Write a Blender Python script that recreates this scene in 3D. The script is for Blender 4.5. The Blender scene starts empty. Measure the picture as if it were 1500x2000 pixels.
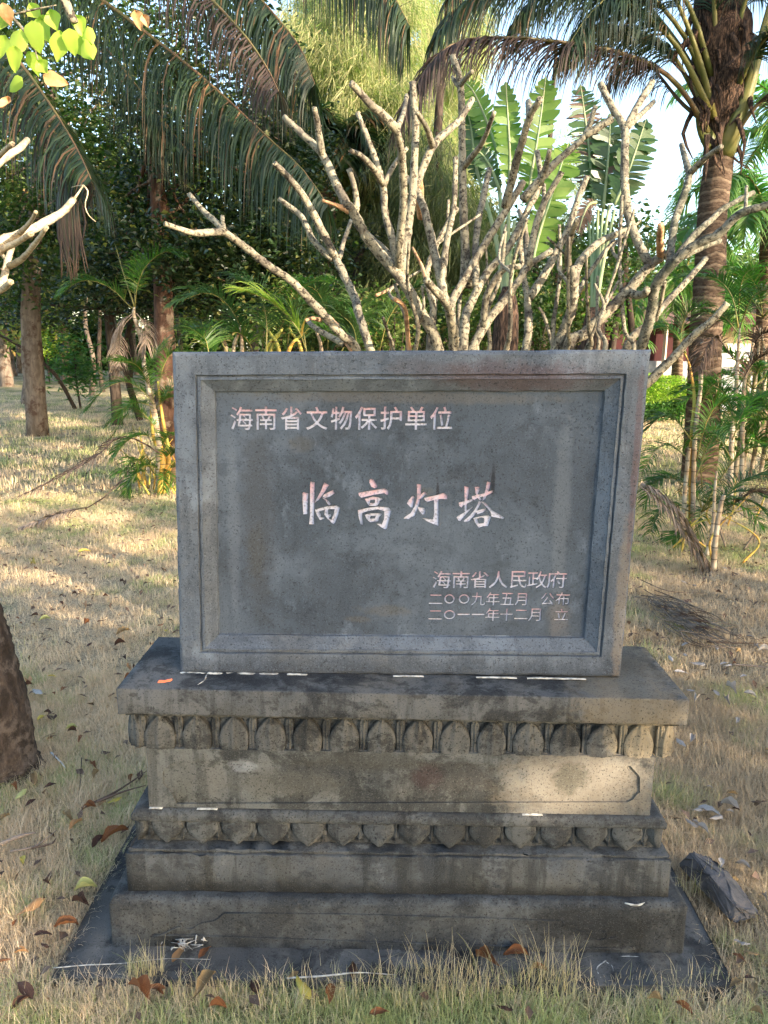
import bpy, bmesh, math, random
import numpy as np
from mathutils import Vector, Matrix
SC = bpy.context.scene
COL = SC.collection
RNG = np.random.default_rng(7)
random.seed(5)
rad = math.radians

# ------------------------------------------------------------------ camera, sky, sun, exposure
Z0 = 0.745                                   # height of the tablet's foot above the ground
CAM = Vector((-0.0338, -1.9535, 0.8658 + Z0))
YAW, PITCH, ROLL, FPX = -0.0085, -0.2084, 0.0122, 1501.2
cy, sy, cp, sp = math.cos(YAW), math.sin(YAW), math.cos(PITCH), math.sin(PITCH)
FW = Vector((sy * cp, cy * cp, sp)); RT0 = Vector((cy, -sy, 0)); UP0 = RT0.cross(FW)
RT = RT0 * math.cos(ROLL) + UP0 * math.sin(ROLL)
UP = -RT0 * math.sin(ROLL) + UP0 * math.cos(ROLL)
cd = bpy.data.cameras.new('camera'); cam = bpy.data.objects.new('camera', cd); COL.objects.link(cam)
cam.matrix_world = Matrix(((RT.x, UP.x, -FW.x, CAM.x), (RT.y, UP.y, -FW.y, CAM.y), (RT.z, UP.z, -FW.z, CAM.z), (0, 0, 0, 1)))
cd.sensor_fit = 'VERTICAL'; cd.sensor_height = 24; cd.lens = FPX / 2000 * 24
cd.clip_start = 0.05; cd.clip_end = 600
SC.camera = cam

SUN_AZ, SUN_EL = rad(50), rad(15)            # azimuth from -Y (behind the camera) towards +X
SUN = Vector((math.sin(SUN_AZ) * math.cos(SUN_EL), -math.cos(SUN_AZ) * math.cos(SUN_EL), math.sin(SUN_EL)))
w = bpy.data.worlds.new('World'); SC.world = w; w.use_nodes = True
nt = w.node_tree
sky = nt.nodes.new('ShaderNodeTexSky'); sky.sky_type = 'NISHITA'; sky.sun_disc = False
sky.sun_elevation = SUN_EL
sky.sun_rotation = math.atan2(SUN.x, SUN.y)
sky.air_density = 1.0; sky.dust_density = 1.6; sky.ozone_density = 1.0
nt.links.new(sky.outputs[0], nt.nodes['Background'].inputs[0])
nt.nodes['Background'].inputs[1].default_value = 0.15
sd = bpy.data.lights.new('sun', 'SUN'); sd.energy = 3.7; sd.angle = rad(0.5); sd.color = (1.0, 0.84, 0.64)
so = bpy.data.objects.new('sun', sd); COL.objects.link(so)
so.rotation_euler = SUN.to_track_quat('Z', 'Y').to_euler(); so.location = (6, -6, 8)
SC.view_settings.view_transform = 'Standard'; SC.view_settings.look = 'None'
SC.view_settings.gamma = 1; SC.view_settings.use_curve_mapping = False
SC.view_settings.exposure = 2.3
SC.render.engine = 'CYCLES'
SC.cycles.max_bounces = 6; SC.cycles.diffuse_bounces = 3; SC.cycles.glossy_bounces = 2
SC.cycles.transmission_bounces = 3; SC.cycles.transparent_max_bounces = 6; SC.cycles.caustics_reflective = False
SC.cycles.caustics_refractive = False

def ray(px, py):
    return (FW + RT * ((px - 750) / FPX) - UP * ((py - 1000) / FPX))
def P(px, py, Y):                            # the point of the photograph's (px, py) that lies at depth Y
    d = ray(px, py); return CAM + d * ((Y - CAM.y) / d.y)
def G(px, py, z=0.0):
    d = ray(px, py); return CAM + d * ((z - CAM.z) / d.z)
def pxscale(Y): return (Y - CAM.y) / FPX     # metres per photo pixel at depth Y

# ------------------------------------------------------------------ node materials
class NT:
    def __init__(s, name):
        s.m = bpy.data.materials.new(name); s.m.use_nodes = True; s.t = s.m.node_tree
        s.t.nodes.clear(); s.out = s.t.nodes.new('ShaderNodeOutputMaterial')
    def n(s, typ, **kw):
        nd = s.t.nodes.new(typ)
        for k, v in kw.items():
            setattr(nd, k, v)
        return nd
    def l(s, a, b): s.t.links.new(a, b)
    def val(s, sock, v):
        if hasattr(v, 'is_linked') or isinstance(v, bpy.types.NodeSocket): s.l(v, sock)
        else: sock.default_value = v
    def pos(s): return s.n('ShaderNodeNewGeometry').outputs['Position']
    def obj(s): return s.n('ShaderNodeTexCoord').outputs['Object']
    def map(s, v, scale=(1, 1, 1), loc=(0, 0, 0), rot=(0, 0, 0)):
        m = s.n('ShaderNodeMapping'); s.l(v, m.inputs[0]); m.inputs['Scale'].default_value = scale
        m.inputs['Location'].default_value = loc; m.inputs['Rotation'].default_value = rot; return m.outputs[0]
    def noise(s, v, scale, detail=4, rough=.55, dist=0):
        n = s.n('ShaderNodeTexNoise'); s.l(v, n.inputs['Vector']); n.inputs['Scale'].default_value = scale
        n.inputs['Detail'].default_value = detail; n.inputs['Roughness'].default_value = rough
        n.inputs['Distortion'].default_value = dist; return n.outputs['Fac']
    def voro(s, v, scale, feature='F1', out='Distance'):
        n = s.n('ShaderNodeTexVoronoi', feature=feature); s.l(v, n.inputs['Vector']); n.inputs['Scale'].default_value = scale
        return n.outputs[out]
    def rng(s, v, a, b, c=0., d=1., smooth=True):
        n = s.n('ShaderNodeMapRange'); n.interpolation_type = 'SMOOTHSTEP' if smooth else 'LINEAR'
        s.val(n.inputs[0], v)
        for i, q in enumerate((a, b, c, d)): s.val(n.inputs[i + 1], q)
        return n.outputs[0]
    def math(s, op, a, b=0.):
        n = s.n('ShaderNodeMath', operation=op); s.val(n.inputs[0], a); s.val(n.inputs[1], b); return n.outputs[0]
    def mix(s, f, a, b, mode='MIX'):
        n = s.n('ShaderNodeMix', data_type='RGBA', blend_type=mode); s.val(n.inputs[0], f)
        for k, q in ((6, a), (7, b)):
            if isinstance(q, (tuple, list)): n.inputs[k].default_value = (*q[:3], 1)
            else: s.l(q, n.inputs[k])
        return n.outputs[2]
    def sep(s, v):
        n = s.n('ShaderNodeSeparateXYZ'); s.l(v, n.inputs[0]); return n.outputs
    def bump(s, h, dist, strength=1., nrm=None):
        n = s.n('ShaderNodeBump'); s.l(h, n.inputs['Height']); n.inputs['Distance'].default_value = dist
        n.inputs['Strength'].default_value = strength
        if nrm: s.l(nrm, n.inputs['Normal'])
        return n.outputs[0]
    def surf(s, col, rough=.8, nrm=None, spec=.3, transl=0., tcol=None):
        b = s.n('ShaderNodeBsdfPrincipled'); s.val(b.inputs['Base Color'], col if not isinstance(col, tuple) else (*col[:3], 1))
        s.val(b.inputs['Roughness'], rough); b.inputs['Specular IOR Level'].default_value = spec
        if nrm: s.l(nrm, b.inputs['Normal'])
        o = b.outputs[0]
        if transl:
            t = s.n('ShaderNodeBsdfTranslucent')
            c = tcol if tcol is not None else col
            s.val(t.inputs[0], c if not isinstance(c, tuple) else (*c[:3], 1))
            mx = s.n('ShaderNodeMixShader'); mx.inputs[0].default_value = transl
            s.l(o, mx.inputs[1]); s.l(t.outputs[0], mx.inputs[2]); o = mx.outputs[0]
        s.l(o, s.out.inputs[0]); return s.m

def stone(name, base, light, dark, grime=.5, gscale=5., warm=None, streak=.4, speck=.7, low_dark=None, spots=(), bumpd=.0012, tint=(.74, .80, .87)):
    m = NT(name); p = m.pos()
    n1 = m.noise(p, 3.2, 5, .6, .4); n2 = m.noise(m.map(p, loc=(7, 3, 1)), 11, 4, .6)
    c = m.mix(m.rng(n1, .35, .65), base, light)
    c = m.mix(m.rng(n2, .5, .75, 0, .45), c, dark)
    if warm:
        c = m.mix(m.rng(m.noise(m.map(p, loc=(3, 9, 4)), 3.7, 4, .6), .48, .68, 0, .45), c, warm)
    g = m.noise(m.map(p, loc=(1, 5, 9)), gscale, 7, .68, .5)
    c = m.mix(m.rng(g, .47, .57, 0, grime), c, dark)
    g2 = m.noise(m.map(p, loc=(8, 2, 5), scale=(1, 1, 1.5)), gscale * 2.6, 7, .7)
    c = m.mix(m.rng(g2, .54, .62, 0, grime * .8), c, tuple(x * .8 for x in dark))
    st = m.noise(m.map(p, scale=(16, 16, 1.6)), 1.6, 4, .6)
    c = m.mix(m.rng(st, .5, .62, 0, streak), c, tuple(x * .55 for x in dark))
    ef = m.noise(m.map(p, loc=(4, 4, 2), scale=(1, 1, .6)), 14, 6, .7)
    c = m.mix(m.rng(ef, .58, .70, 0, .45), c, tuple(min(1, x * 1.5) for x in light))
    if low_dark:                            # darker towards a lower edge: (z low, z high, strength)
        z = m.sep(p)[2]; jit = m.math('ADD', z, m.math('MULTIPLY', m.math('SUBTRACT', m.noise(p, 9, 5, .7), .5), .09))
        c = m.mix(m.rng(jit, low_dark[0], low_dark[1], low_dark[2], 0), c, tuple(x * .42 for x in dark))
    for (cx, cyy, cz, r, colr, k) in spots:  # stains and painted sun patches: centre, radii, colour, strength
        d = m.n('ShaderNodeVectorMath', operation='LENGTH')
        mp = m.n('ShaderNodeMapping'); mp.vector_type = 'POINT'
        mp.inputs['Location'].default_value = (-cx / r[0], 0, -cz / r[1]); mp.inputs['Scale'].default_value = (1 / r[0], 0, 1 / r[1])
        m.l(p, mp.inputs[0]); m.l(mp.outputs[0], d.inputs[0])
        dd = m.math('ADD', d.outputs['Value'], m.math('MULTIPLY', m.math('SUBTRACT', m.noise(p, 22, 6, .7), .5), 1.5))
        c = m.mix(m.rng(dd, .45, 1.05, k, 0), c, colr)
    f1 = m.noise(p, 330, 3, .7); f2 = m.noise(m.map(p, loc=(3, 1, 7)), 190, 3, .75)
    c = m.mix(m.rng(f1, .54, .68, .0, speck * .45), c, tuple(min(1, x * 1.55) for x in light))
    c = m.mix(m.rng(f2, .36, .43, speck, 0), c, tuple(x * .45 for x in dark))
    h = m.math('ADD', m.math('MULTIPLY', f1, .6), m.rng(f2, .3, .5))
    c = m.mix(1., c, tint if name in ('tablet_stone', 'panel_stone') else (.70, .73, .755), 'MULTIPLY')
    nr = m.bump(h, bumpd, .7); nr = m.bump(m.noise(p, 28, 5, .65), .004, .5, nr)
    return m.surf(c, .88, nr, .25)

def leafmat(name, c1, c2, c3=None, rough=.5, transl=.35, tmul=1.6, spec=.4, world=True):
    m = NT(name); g = m.n('ShaderNodeNewGeometry'); r = g.outputs['Random Per Island']
    c = m.mix(m.rng(r, 0, 1, smooth=False), c1, c2)
    if c3: c = m.mix(m.rng(r, .86, .93), c, c3)
    c = m.mix(m.rng(m.noise(m.pos(), 2.1, 3), .35, .65, 0, .45), c, tuple(x * .6 for x in c1))
    tc = m.mix(1., c, (min(1, tmul * 1.15), tmul, tmul * .45), 'MULTIPLY')
    return m.surf(c, rough, None, spec, transl, tc)

def barkmat(name, c1, c2, c3=None, sc=30, stretch=.25, bd=.006, spots=0., spotcol=(.02, .02, .018)):
    m = NT(name); p = m.pos(); q = m.map(p, scale=(1, 1, stretch))
    n = m.noise(q, sc, 6, .65, .3); c = m.mix(m.rng(n, .35, .65), c1, c2)
    n3 = m.noise(m.map(p, loc=(5, 1, 2)), sc * .35, 5, .7)
    if c3: c = m.mix(m.rng(n3, .5, .62), c, c3)
    if spots:
        v = m.noise(m.map(p, loc=(2, 8, 3)), 62, 5, .75)
        c = m.mix(m.rng(v, .52, .57, 0, spots), c, spotcol)
    nr = m.bump(m.math('ADD', n, m.math('MULTIPLY', n3, .7)), bd, .9)
    return m.surf(c, .9, nr, .15)

M = {}
M['tablet'] = stone('tablet_stone', (.135, .148, .17), (.185, .2, .225), (.07, .076, .088), .4, 3.5, (.16, .145, .125), .25, .85,
    low_dark=(Z0 + .015, Z0 + .065, .5),
    spots=[(.28, 0, Z0 + .80, (.26, .05), (.10, .055, .055), .6), (.03, 0, Z0 + .82, (.1, .03), (.10, .075, .07), .4),
           (.585, 0, Z0 + .18, (.02, .3), (.30, .21, .13), .45), (.595, 0, Z0 + .6, (.012, .3), (.16, .08, .07), .5)])  # strips down the right edge: warm sun glow painted in
M['panel'] = stone('panel_stone', (.082, .096, .115), (.125, .142, .168), (.05, .057, .068), .5, 3.0, None, .15, .7,
    spots=[(-.385, 0, Z0 + .42, (.06, .34), (.075, .078, .085), .75), (-.39, 0, Z0 + .33, (.03, .09), (.09, .075, .05), .3),
           (-.27, 0, Z0 + .62, (.05, .03), (.12, .09, .05), .25), (-.04, 0, Z0 + .17, (.09, .02), (.15, .115, .07), .3),
           (-.12, 0, Z0 + .145, (.06, .012), (.15, .11, .07), .3), (.09, 0, Z0 + .49, (.006, .05), (.03, .03, .035), .9),
           (.235, 0, Z0 + .53, (.007, .06), (.025, .025, .03), .9), (.06, 0, Z0 + .50, (.03, .015), (.13, .10, .05), .25),
           (.42, 0, Z0 + .45, (.03, .3), (.19, .2, .215), .4), (-.45, 0, Z0 + .4, (.02, .3), (.17, .18, .2), .35),
           (0, 0, Z0 + .745, (.5, .02), (.15, .13, .11), .5), (.43, 0, Z0 + .15, (.04, .06), (.2, .17, .15), .5)], bumpd=.0008)
M['slab'] = stone('slab_stone', (.098, .10, .104), (.155, .15, .145), (.030, .031, .034), .8, 5.5, (.19, .155, .115), .4, .8, spots=[(.6, 0, Z0 - .04, (.2, .12), (.25, .195, .13), .6)])  # tan right end is sunlight painted into the slab colour
M['lotus'] = stone('lotus_stone', (.105, .104, .102), (.165, .155, .138), (.028, .028, .028), .8, 6.5, (.165, .135, .105), .3, .9, spots=[(.66, 0, Z0 - .13, (.14, .1), (.3, .235, .15), .7)], bumpd=.003)  # warm right end: sunlit petals painted into the stone colour
M['waist'] = stone('waist_stone', (.125, .126, .122), (.19, .185, .168), (.036, .036, .035), .8, 5.0, (.155, .135, .11), .45, .8,
    spots=[(.48, 0, Z0 - .27, (.26, .16), (.26, .215, .165), .7), (.14, 0, Z0 - .25, (.16, .07), (.05, .045, .04), .8), (.075, 0, Z0 - .25, (.05, .05), (.085, .045, .042), .45), (.46, 0, Z0 - .25, (.06, .06), (.085, .075, .055), .85),  # first patch paints the sunlit right part, the others are stains
           (-.1, 0, Z0 - .21, (.25, .04), (.07, .065, .055), .75), (-.3, 0, Z0 - .28, (.2, .05), (.12, .11, .09), .6), (-.42, 0, Z0 - .23, (.05, .025), (.6, .6, .62), .28)])
M['lower'] = stone('lower_lotus_stone', (.088, .09, .092), (.14, .138, .13), (.032, .032, .033), .7, 6, (.135, .115, .095), .45, .8, bumpd=.002)
M['block'] = stone('block_stone', (.085, .088, .091), (.135, .134, .13), (.034, .035, .036), .65, 4.5, (.125, .11, .09), .55, .8, low_dark=(.165, .215, .8))
M['base'] = stone('base_stone', (.070, .074, .078), (.112, .114, .114), (.028, .030, .033), .65, 4.2, (.105, .095, .08), .28, .9,
    spots=[(.55, 0, .1, (.25, .08), (.022, .022, .023), .8)], bumpd=.002)
M['plinth'] = stone('plinth_stone', (.105, .10, .095), (.15, .142, .132), (.022, .022, .023), .75, 4, (.10, .088, .072), .0, .6)
m = NT('white_mortar'); M['mortar'] = m.surf(m.mix(m.rng(m.noise(m.pos(), 60, 4), .4, .65), (.5, .49, .46), (.22, .215, .2)), .9)
m = NT('faded_pink_white_paint'); pz = m.n('ShaderNodeTexCoord').outputs['Generated']
g = m.sep(pz)[2]; k = m.math('ADD', g, m.math('MULTIPLY', m.math('SUBTRACT', m.noise(m.pos(), 70, 4), .5), 1.3))
c = m.mix(m.rng(k, .35, .95), (.53, .53, .64), (.57, .37, .42)); c = m.mix(m.rng(m.noise(m.pos(), 160, 3), .52, .64, 0, .7), c, (.2, .2, .25))
M['paint'] = m.surf(c, .8)
m = NT('orange_plastic'); M['orange'] = m.surf((.75, .2, .1), .5)
m = NT('rock'); p = m.pos(); nn = m.noise(p, 12, 6, .65)
M['rock'] = m.surf(m.mix(m.rng(nn, .35, .65), (.06, .06, .064), (.12, .11, .108)), .85, m.bump(nn, .02, .8))
# plants
M['frangi'] = barkmat('frangipani_bark', (.19, .17, .125), (.31, .275, .195), (.11, .095, .075), 30, 1., .009, .92, (.035, .028, .022))
M['frangi_pale'] = barkmat('pale_frangipani_bark', (.36, .30, .20), (.48, .40, .28), (.26, .2, .13), 40, 1., .005, .5, (.12, .09, .06))
M['frangi_mossy'] = barkmat('mossy_frangipani_bark', (.10, .095, .07), (.22, .2, .15), (.055, .058, .04), 34, 1., .007, .9, (.03, .028, .022))
M['broken'] = barkmat('broken_wood', (.36, .2, .1), (.5, .31, .18), (.2, .11, .06), 50, .3, .006)
M['bark_dark'] = barkmat('dark_rough_bark', (.035, .026, .02), (.085, .062, .048), (.13, .10, .08), 30, .3, .02)
M['bark_red'] = barkmat('reddish_bark', (.04, .021, .014), (.095, .052, .035), (.2, .15, .11), 14, .3, .012)
M['bark_grey'] = barkmat('grey_brown_bark', (.11, .085, .065), (.20, .16, .125), (.08, .05, .035), 14, .3, .012)
M['bark_black'] = barkmat('dark_thin_bark', (.03, .022, .017), (.07, .052, .04), None, 20, .3, .01)
m = NT('coconut_trunk'); p = m.pos(); z = m.sep(p)[2]
jit = m.math('ADD', m.math('MULTIPLY', z, 1.), m.math('MULTIPLY', m.noise(m.map(p, scale=(1, 1, .3)), 4, 3), .16))
wv = m.math('FRACT', m.math('MULTIPLY', jit, 8.5)); n = m.noise(m.map(p, scale=(1, 1, 3)), 16, 5, .65)
c = m.mix(m.rng(n, .35, .65), (.06, .04, .028), (.13, .09, .065)); c = m.mix(m.rng(wv, .62, .8, 0, .75), c, (.21, .155, .11)); c = m.mix(m.rng(wv, .93, 1, 0, .95), c, (.02, .012, .008))
M['coco_trunk'] = m.surf(c, .9, m.bump(m.math('ADD', wv, m.math('MULTIPLY', n, .7)), .03, .8), .1)
m = NT('ringed_areca_stem'); p = m.pos(); z = m.sep(p)[2]
wv = m.math('FRACT', m.math('MULTIPLY', z, 11)); n = m.noise(p, 9, 4)
c = m.mix(m.rng(n, .4, .6), (.26, .19, .12), (.38, .33, .25)); c = m.mix(m.rng(wv, .85, .95), c, (.10, .07, .045))
M['areca_stem'] = m.surf(c, .7, m.bump(wv, .004, .6))
m = NT('yellow_areca_stem'); p = m.pos(); z = m.sep(p)[2]
wv = m.math('FRACT', m.math('MULTIPLY', z, 6)); n = m.noise(p, 5, 4)
c = m.mix(m.rng(n, .4, .6), (.50, .27, .05), (.30, .30, .06)); c = m.mix(m.rng(wv, .92, .97), c, (.14, .09, .04))
M['areca_yellow'] = m.surf(c, .5)
m = NT('green_petiole'); n = m.noise(m.pos(), 4, 4); M['petiole'] = m.surf(m.mix(m.rng(n, .35, .65), (.10, .11, .03), (.20, .17, .05)), .45)
m = NT('dark_petiole'); n = m.noise(m.pos(), 4, 4); M['petiole_dark'] = m.surf(m.mix(m.rng(n, .35, .65), (.10, .09, .03), (.14, .08, .04)), .5)
m = NT('pale_green_petiole'); n = m.noise(m.pos(), 4, 4); M['petiole_pale'] = m.surf(m.mix(m.rng(n, .35, .65), (.17, .25, .13), (.28, .30, .15)), .45)
m = NT('fibre_husk'); n = m.noise(m.map(m.pos(), scale=(3, 3, .5)), 20, 5, .7); M['husk'] = m.surf(m.mix(m.rng(n, .42, .66), (.018, .011, .008), (.15, .09, .06)), .95, m.bump(n, .03))
M['coco_leaf'] = leafmat('coconut_leaflet', (.018, .036, .016), (.042, .068, .028), (.18, .10, .05), .42, .3, 1.8)
M['coco_brown'] = leafmat('browning_coconut_leaflet', (.035, .022, .017), (.095, .062, .047), (.025, .035, .016), .6, .25, 1.4)
M['coco_bright'] = leafmat('bright_coconut_leaflet', (.08, .16, .04), (.14, .24, .06), (.2, .2, .08), .4, .45, 1.9)
M['areca_leaf'] = leafmat('areca_leaflet', (.03, .085, .012), (.08, .17, .025), (.2, .2, .05), .4, .4, 1.9)
M['areca_dark'] = leafmat('dark_areca_leaflet', (.03, .07, .02), (.06, .11, .03), None, .4, .35, 1.8)
M['dead_frond'] = leafmat('dead_frond', (.22, .165, .13), (.36, .29, .235), (.12, .08, .06), .8, .15, 1.1, .1)
M['dead_brown'] = leafmat('dead_brown_frond', (.10, .065, .05), (.2, .14, .11), None, .8, .15, 1.1, .1)
M['travel'] = leafmat('travellers_palm_leaf', (.09, .17, .025), (.19, .27, .05), None, .38, .5, 2.2)
M['travel_dark'] = leafmat('dark_travellers_palm_leaf', (.03, .075, .018), (.045, .10, .025), None, .35, .3, 1.8)
M['leaf_dark'] = leafmat('dark_glossy_leaf', (.012, .028, .009), (.030, .058, .016), (.16, .16, .04), .38, .25, 1.8, .5)
M['leaf_mid'] = leafmat('mid_green_leaf', (.028, .058, .013), (.075, .115, .027), (.2, .17, .06), .5, .4, 1.8)
M['leaf_pale'] = leafmat('pale_backlit_leaf', (.10, .15, .035), (.19, .23, .06), (.25, .16, .06), .5, .45, 1.7)
M['leaf_lime'] = leafmat('lime_hedge_leaf', (.20, .32, .03), (.32, .42, .05), None, .5, .4, 1.6)
M['leaf_shrub'] = leafmat('shrub_leaf', (.05, .12, .03), (.09, .18, .045), None, .45, .4, 1.8)
M['leaf_young'] = leafmat('young_yellow_green_leaf', (.30, .42, .05), (.42, .50, .09), (.45, .22, .06), .5, .45, 1.5)
M['needle'] = leafmat('casuarina_needle', (.26, .26, .12), (.44, .41, .20), (.45, .36, .2), .6, .5, 1.6)
M['needle_dark'] = leafmat('dark_casuarina_needle', (.08, .10, .04), (.17, .18, .07), None, .6, .4, 1.6)
def litter(name, a, b):
    m = NT(name); g = m.n('ShaderNodeObjectInfo').outputs['Random']; n = m.noise(m.obj(), 45, 4, .6)
    c = m.mix(m.rng(n, .35, .65), a, b); c = m.mix(m.math('MULTIPLY', g, .35), c, tuple(x * .45 for x in a))
    return m.surf(c, .65, m.bump(n, .002), .3, .15)
M['l_rust'] = litter('rust_brown_leaf', (.17, .06, .025), (.30, .13, .05))
M['l_orange'] = litter('orange_tan_leaf', (.42, .22, .09), (.5, .3, .15))
M['l_yellow'] = litter('yellow_leaf', (.50, .37, .05), (.58, .48, .13))
M['l_pale'] = litter('pale_yellow_green_leaf', (.52, .52, .16), (.6, .56, .26))
M['l_dark'] = litter('dark_brown_leaf', (.05, .024, .018), (.11, .055, .035))
M['l_grey'] = litter('grey_curled_leaf', (.30, .27, .25), (.48, .45, .42))
M['l_tan'] = litter('tan_brown_leaf', (.22, .15, .075), (.34, .24, .12))

def grassmat(name, dry, dry2, green):
    m = NT(name); p = m.pos(); r = m.n('ShaderNodeObjectInfo').outputs['Random']
    big = m.noise(p, 1.1, 4, .6); big2 = m.noise(m.map(p, loc=(4, 7, 0)), 4.5, 3, .6)
    k = m.math('ADD', m.math('ADD', m.math('MULTIPLY', big, 1.0), m.math('MULTIPLY', big2, .5)), m.math('MULTIPLY', r, .28))
    # greener close to the front of the frame and under the far trees
    y = m.sep(p)[1]
    k = m.math('ADD', k, m.rng(y, -.1, -.42, 0, .19)); k = m.math('ADD', k, m.rng(y, 2.6, 5.0, 0, .10))
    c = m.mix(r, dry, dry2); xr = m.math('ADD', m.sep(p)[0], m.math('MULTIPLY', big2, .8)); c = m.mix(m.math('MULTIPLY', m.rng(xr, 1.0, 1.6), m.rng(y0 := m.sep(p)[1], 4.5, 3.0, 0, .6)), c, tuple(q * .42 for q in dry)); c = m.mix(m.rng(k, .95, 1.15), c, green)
    return m, c
m, c = grassmat('grass_blades', (.86, .68, .45), (.60, .43, .26), (.42, .46, .18)); M['grass'] = m.surf(c, .6, None, .25, .3)
m, c = grassmat('turf', (.50, .40, .26), (.6, .48, .32), (.28, .28, .13))
pp = m.pos(); nz = m.noise(pp, 70, 5, .7); nl = m.voro(pp, 9)
c = m.mix(m.rng(nz, .35, .65, 0, .7), c, (.08, .06, .035)); c = m.mix(m.rng(m.noise(pp, 26, 5, .7), .62, .7, 0, .7), c, (.14, .065, .03))
M['ground'] = m.surf(c, .95, m.bump(nz, .02, 1.), .1)
M['tuft'] = leafmat('dry_golden_grass', (.52, .43, .27), (.70, .60, .42), (.25, .3, .08), .6, .3, 1.2)

# ------------------------------------------------------------------ mesh helpers
class MB:
    def __init__(s): s.v = []; s.f = []; s.mi = []; s.n = 0
    def add(s, v, f, mi=0):
        v = np.asarray(v, float).reshape(-1, 3); s.v.append(v)
        for q in f: s.f.append(tuple(int(a) + s.n for a in q)); s.mi.append(mi)
        s.n += len(v)
    def build(s, name, mats, parent=None, smooth=True, loc=None):
        me = bpy.data.meshes.new(name); v = np.concatenate(s.v) if s.v else np.zeros((0, 3))
        if loc is not None: v = v - np.array(loc)
        me.from_pydata(v.tolist(), [], s.f)
        if not isinstance(mats, (list, tuple)): mats = [mats]
        for q in mats: me.materials.append(q)
        if len(mats) > 1: me.polygons.foreach_set('material_index', s.mi)
        if smooth: me.polygons.foreach_set('use_smooth', [True] * len(me.polygons))
        return link(name, me, parent, loc)
def link(name, me, parent=None, loc=None):
    o = bpy.data.objects.new(name, me); COL.objects.link(o)
    if parent is not None: o.parent = parent
    if loc is not None: o.location = loc
    return o
def quads(name, V, mat, parent=None, nper=4, smooth=False):
    """V: (N, nper, 3) polygons"""
    N = len(V); me = bpy.data.meshes.new(name)
    me.vertices.add(N * nper); me.vertices.foreach_set('co', np.asarray(V, np.float32).ravel())
    me.loops.add(N * nper); me.loops.foreach_set('vertex_index', np.arange(N * nper, dtype=np.int32))
    me.polygons.add(N); me.polygons.foreach_set('loop_start', np.arange(0, N * nper, nper, dtype=np.int32))
    me.polygons.foreach_set('loop_total', np.full(N, nper, np.int32))
    me.update(calc_edges=True); me.materials.append(mat)
    return link(name, me, parent)
def strips(name, S, mat, parent=None):
    """S: (N, K, 2, 3) ribbons of K stations"""
    N, K = S.shape[:2]; me = bpy.data.meshes.new(name)
    idx = np.arange(N * K * 2).reshape(N, K, 2)
    F = np.stack([idx[:, :-1, 0], idx[:, :-1, 1], idx[:, 1:, 1], idx[:, 1:, 0]], -1).reshape(-1, 4)
    me.vertices.add(N * K * 2); me.vertices.foreach_set('co', S.astype(np.float32).ravel())
    me.loops.add(F.size); me.loops.foreach_set('vertex_index', F.ravel().astype(np.int32))
    me.polygons.add(len(F)); me.polygons.foreach_set('loop_start', np.arange(0, F.size, 4, dtype=np.int32))
    me.polygons.foreach_set('loop_total', np.full(len(F), 4, np.int32))
    me.update(calc_edges=True)
    me.polygons.foreach_set('use_smooth', [True] * len(F)); me.materials.append(mat)
    return link(name, me, parent)
def thing(name, label, cat, loc=(0, 0, 0), group=None, kind=None):
    o = bpy.data.objects.new(name, None); COL.objects.link(o); o.location = loc; o.empty_display_size = .1
    return tag(o, label, cat, group, kind)
def tag(o, label=None, cat=None, group=None, kind=None):
    for k, v in (('label', label), ('category', cat), ('group', group), ('kind', kind)):
        if v: o[k] = v
    return o
def setparent(o, root):
    """parent while keeping world-space vertices of o (o has identity transform)"""
    o.parent = root; o.matrix_parent_inverse = Matrix.Translation(root.location).inverted(); return o
def resample(pts, n):
    pts = np.asarray([tuple(p) for p in pts], float)
    if len(pts) == 2: return pts[0] + (pts[1] - pts[0]) * np.linspace(0, 1, n)[:, None]
    # catmull-rom through the points
    Pn = np.vstack([2 * pts[0] - pts[1], pts, 2 * pts[-1] - pts[-2]]); seg = len(pts) - 1; out = []
    for t in np.linspace(0, seg - 1e-6, n):
        i = int(t); u = t - i; a, b, c, d = Pn[i:i + 4]
        out.append(.5 * ((2 * b) + (-a + c) * u + (2 * a - 5 * b + 4 * c - d) * u * u + (-a + 3 * b - 3 * c + d) * u ** 3))
    return np.array(out)
def tube(mb, pts, radii, seg=8, n=None, jit=0., cap=True, mi=0, flat=1.):
    pts = resample(pts, n or max(4, len(pts) * 3)); n = len(pts)
    r = np.interp(np.linspace(0, 1, n), np.linspace(0, 1, len(radii)), radii)
    t = np.gradient(pts, axis=0); t /= np.linalg.norm(t, axis=1)[:, None] + 1e-9
    ref = np.array([0, 1., 0]) if abs(t[0][1]) < .8 else np.array([1., 0, 0])
    a = np.cross(t[0], ref); a /= np.linalg.norm(a); V = []
    ang = np.linspace(0, 2 * math.pi, seg, endpoint=False)
    for i in range(n):
        a = a - t[i] * np.dot(a, t[i]); a /= np.linalg.norm(a) + 1e-9; b = np.cross(t[i], a)
        rr = r[i] * (1 + jit * RNG.normal(size=seg))
        V.append(pts[i] + (np.cos(ang) * rr)[:, None] * a + (np.sin(ang) * rr * flat)[:, None] * b)
    V = np.concatenate(V); F = []
    for i in range(n - 1):
        for j in range(seg):
            k = (j + 1) % seg; F.append((i * seg + j, i * seg + k, (i + 1) * seg + k, (i + 1) * seg + j))
    if cap:
        F.append(tuple(range(seg - 1, -1, -1))); F.append(tuple((n - 1) * seg + j for j in range(seg)))
    mb.add(V, F, mi); return pts
def unit(a): return a / (np.linalg.norm(a, axis=-1, keepdims=True) + 1e-9)
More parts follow.
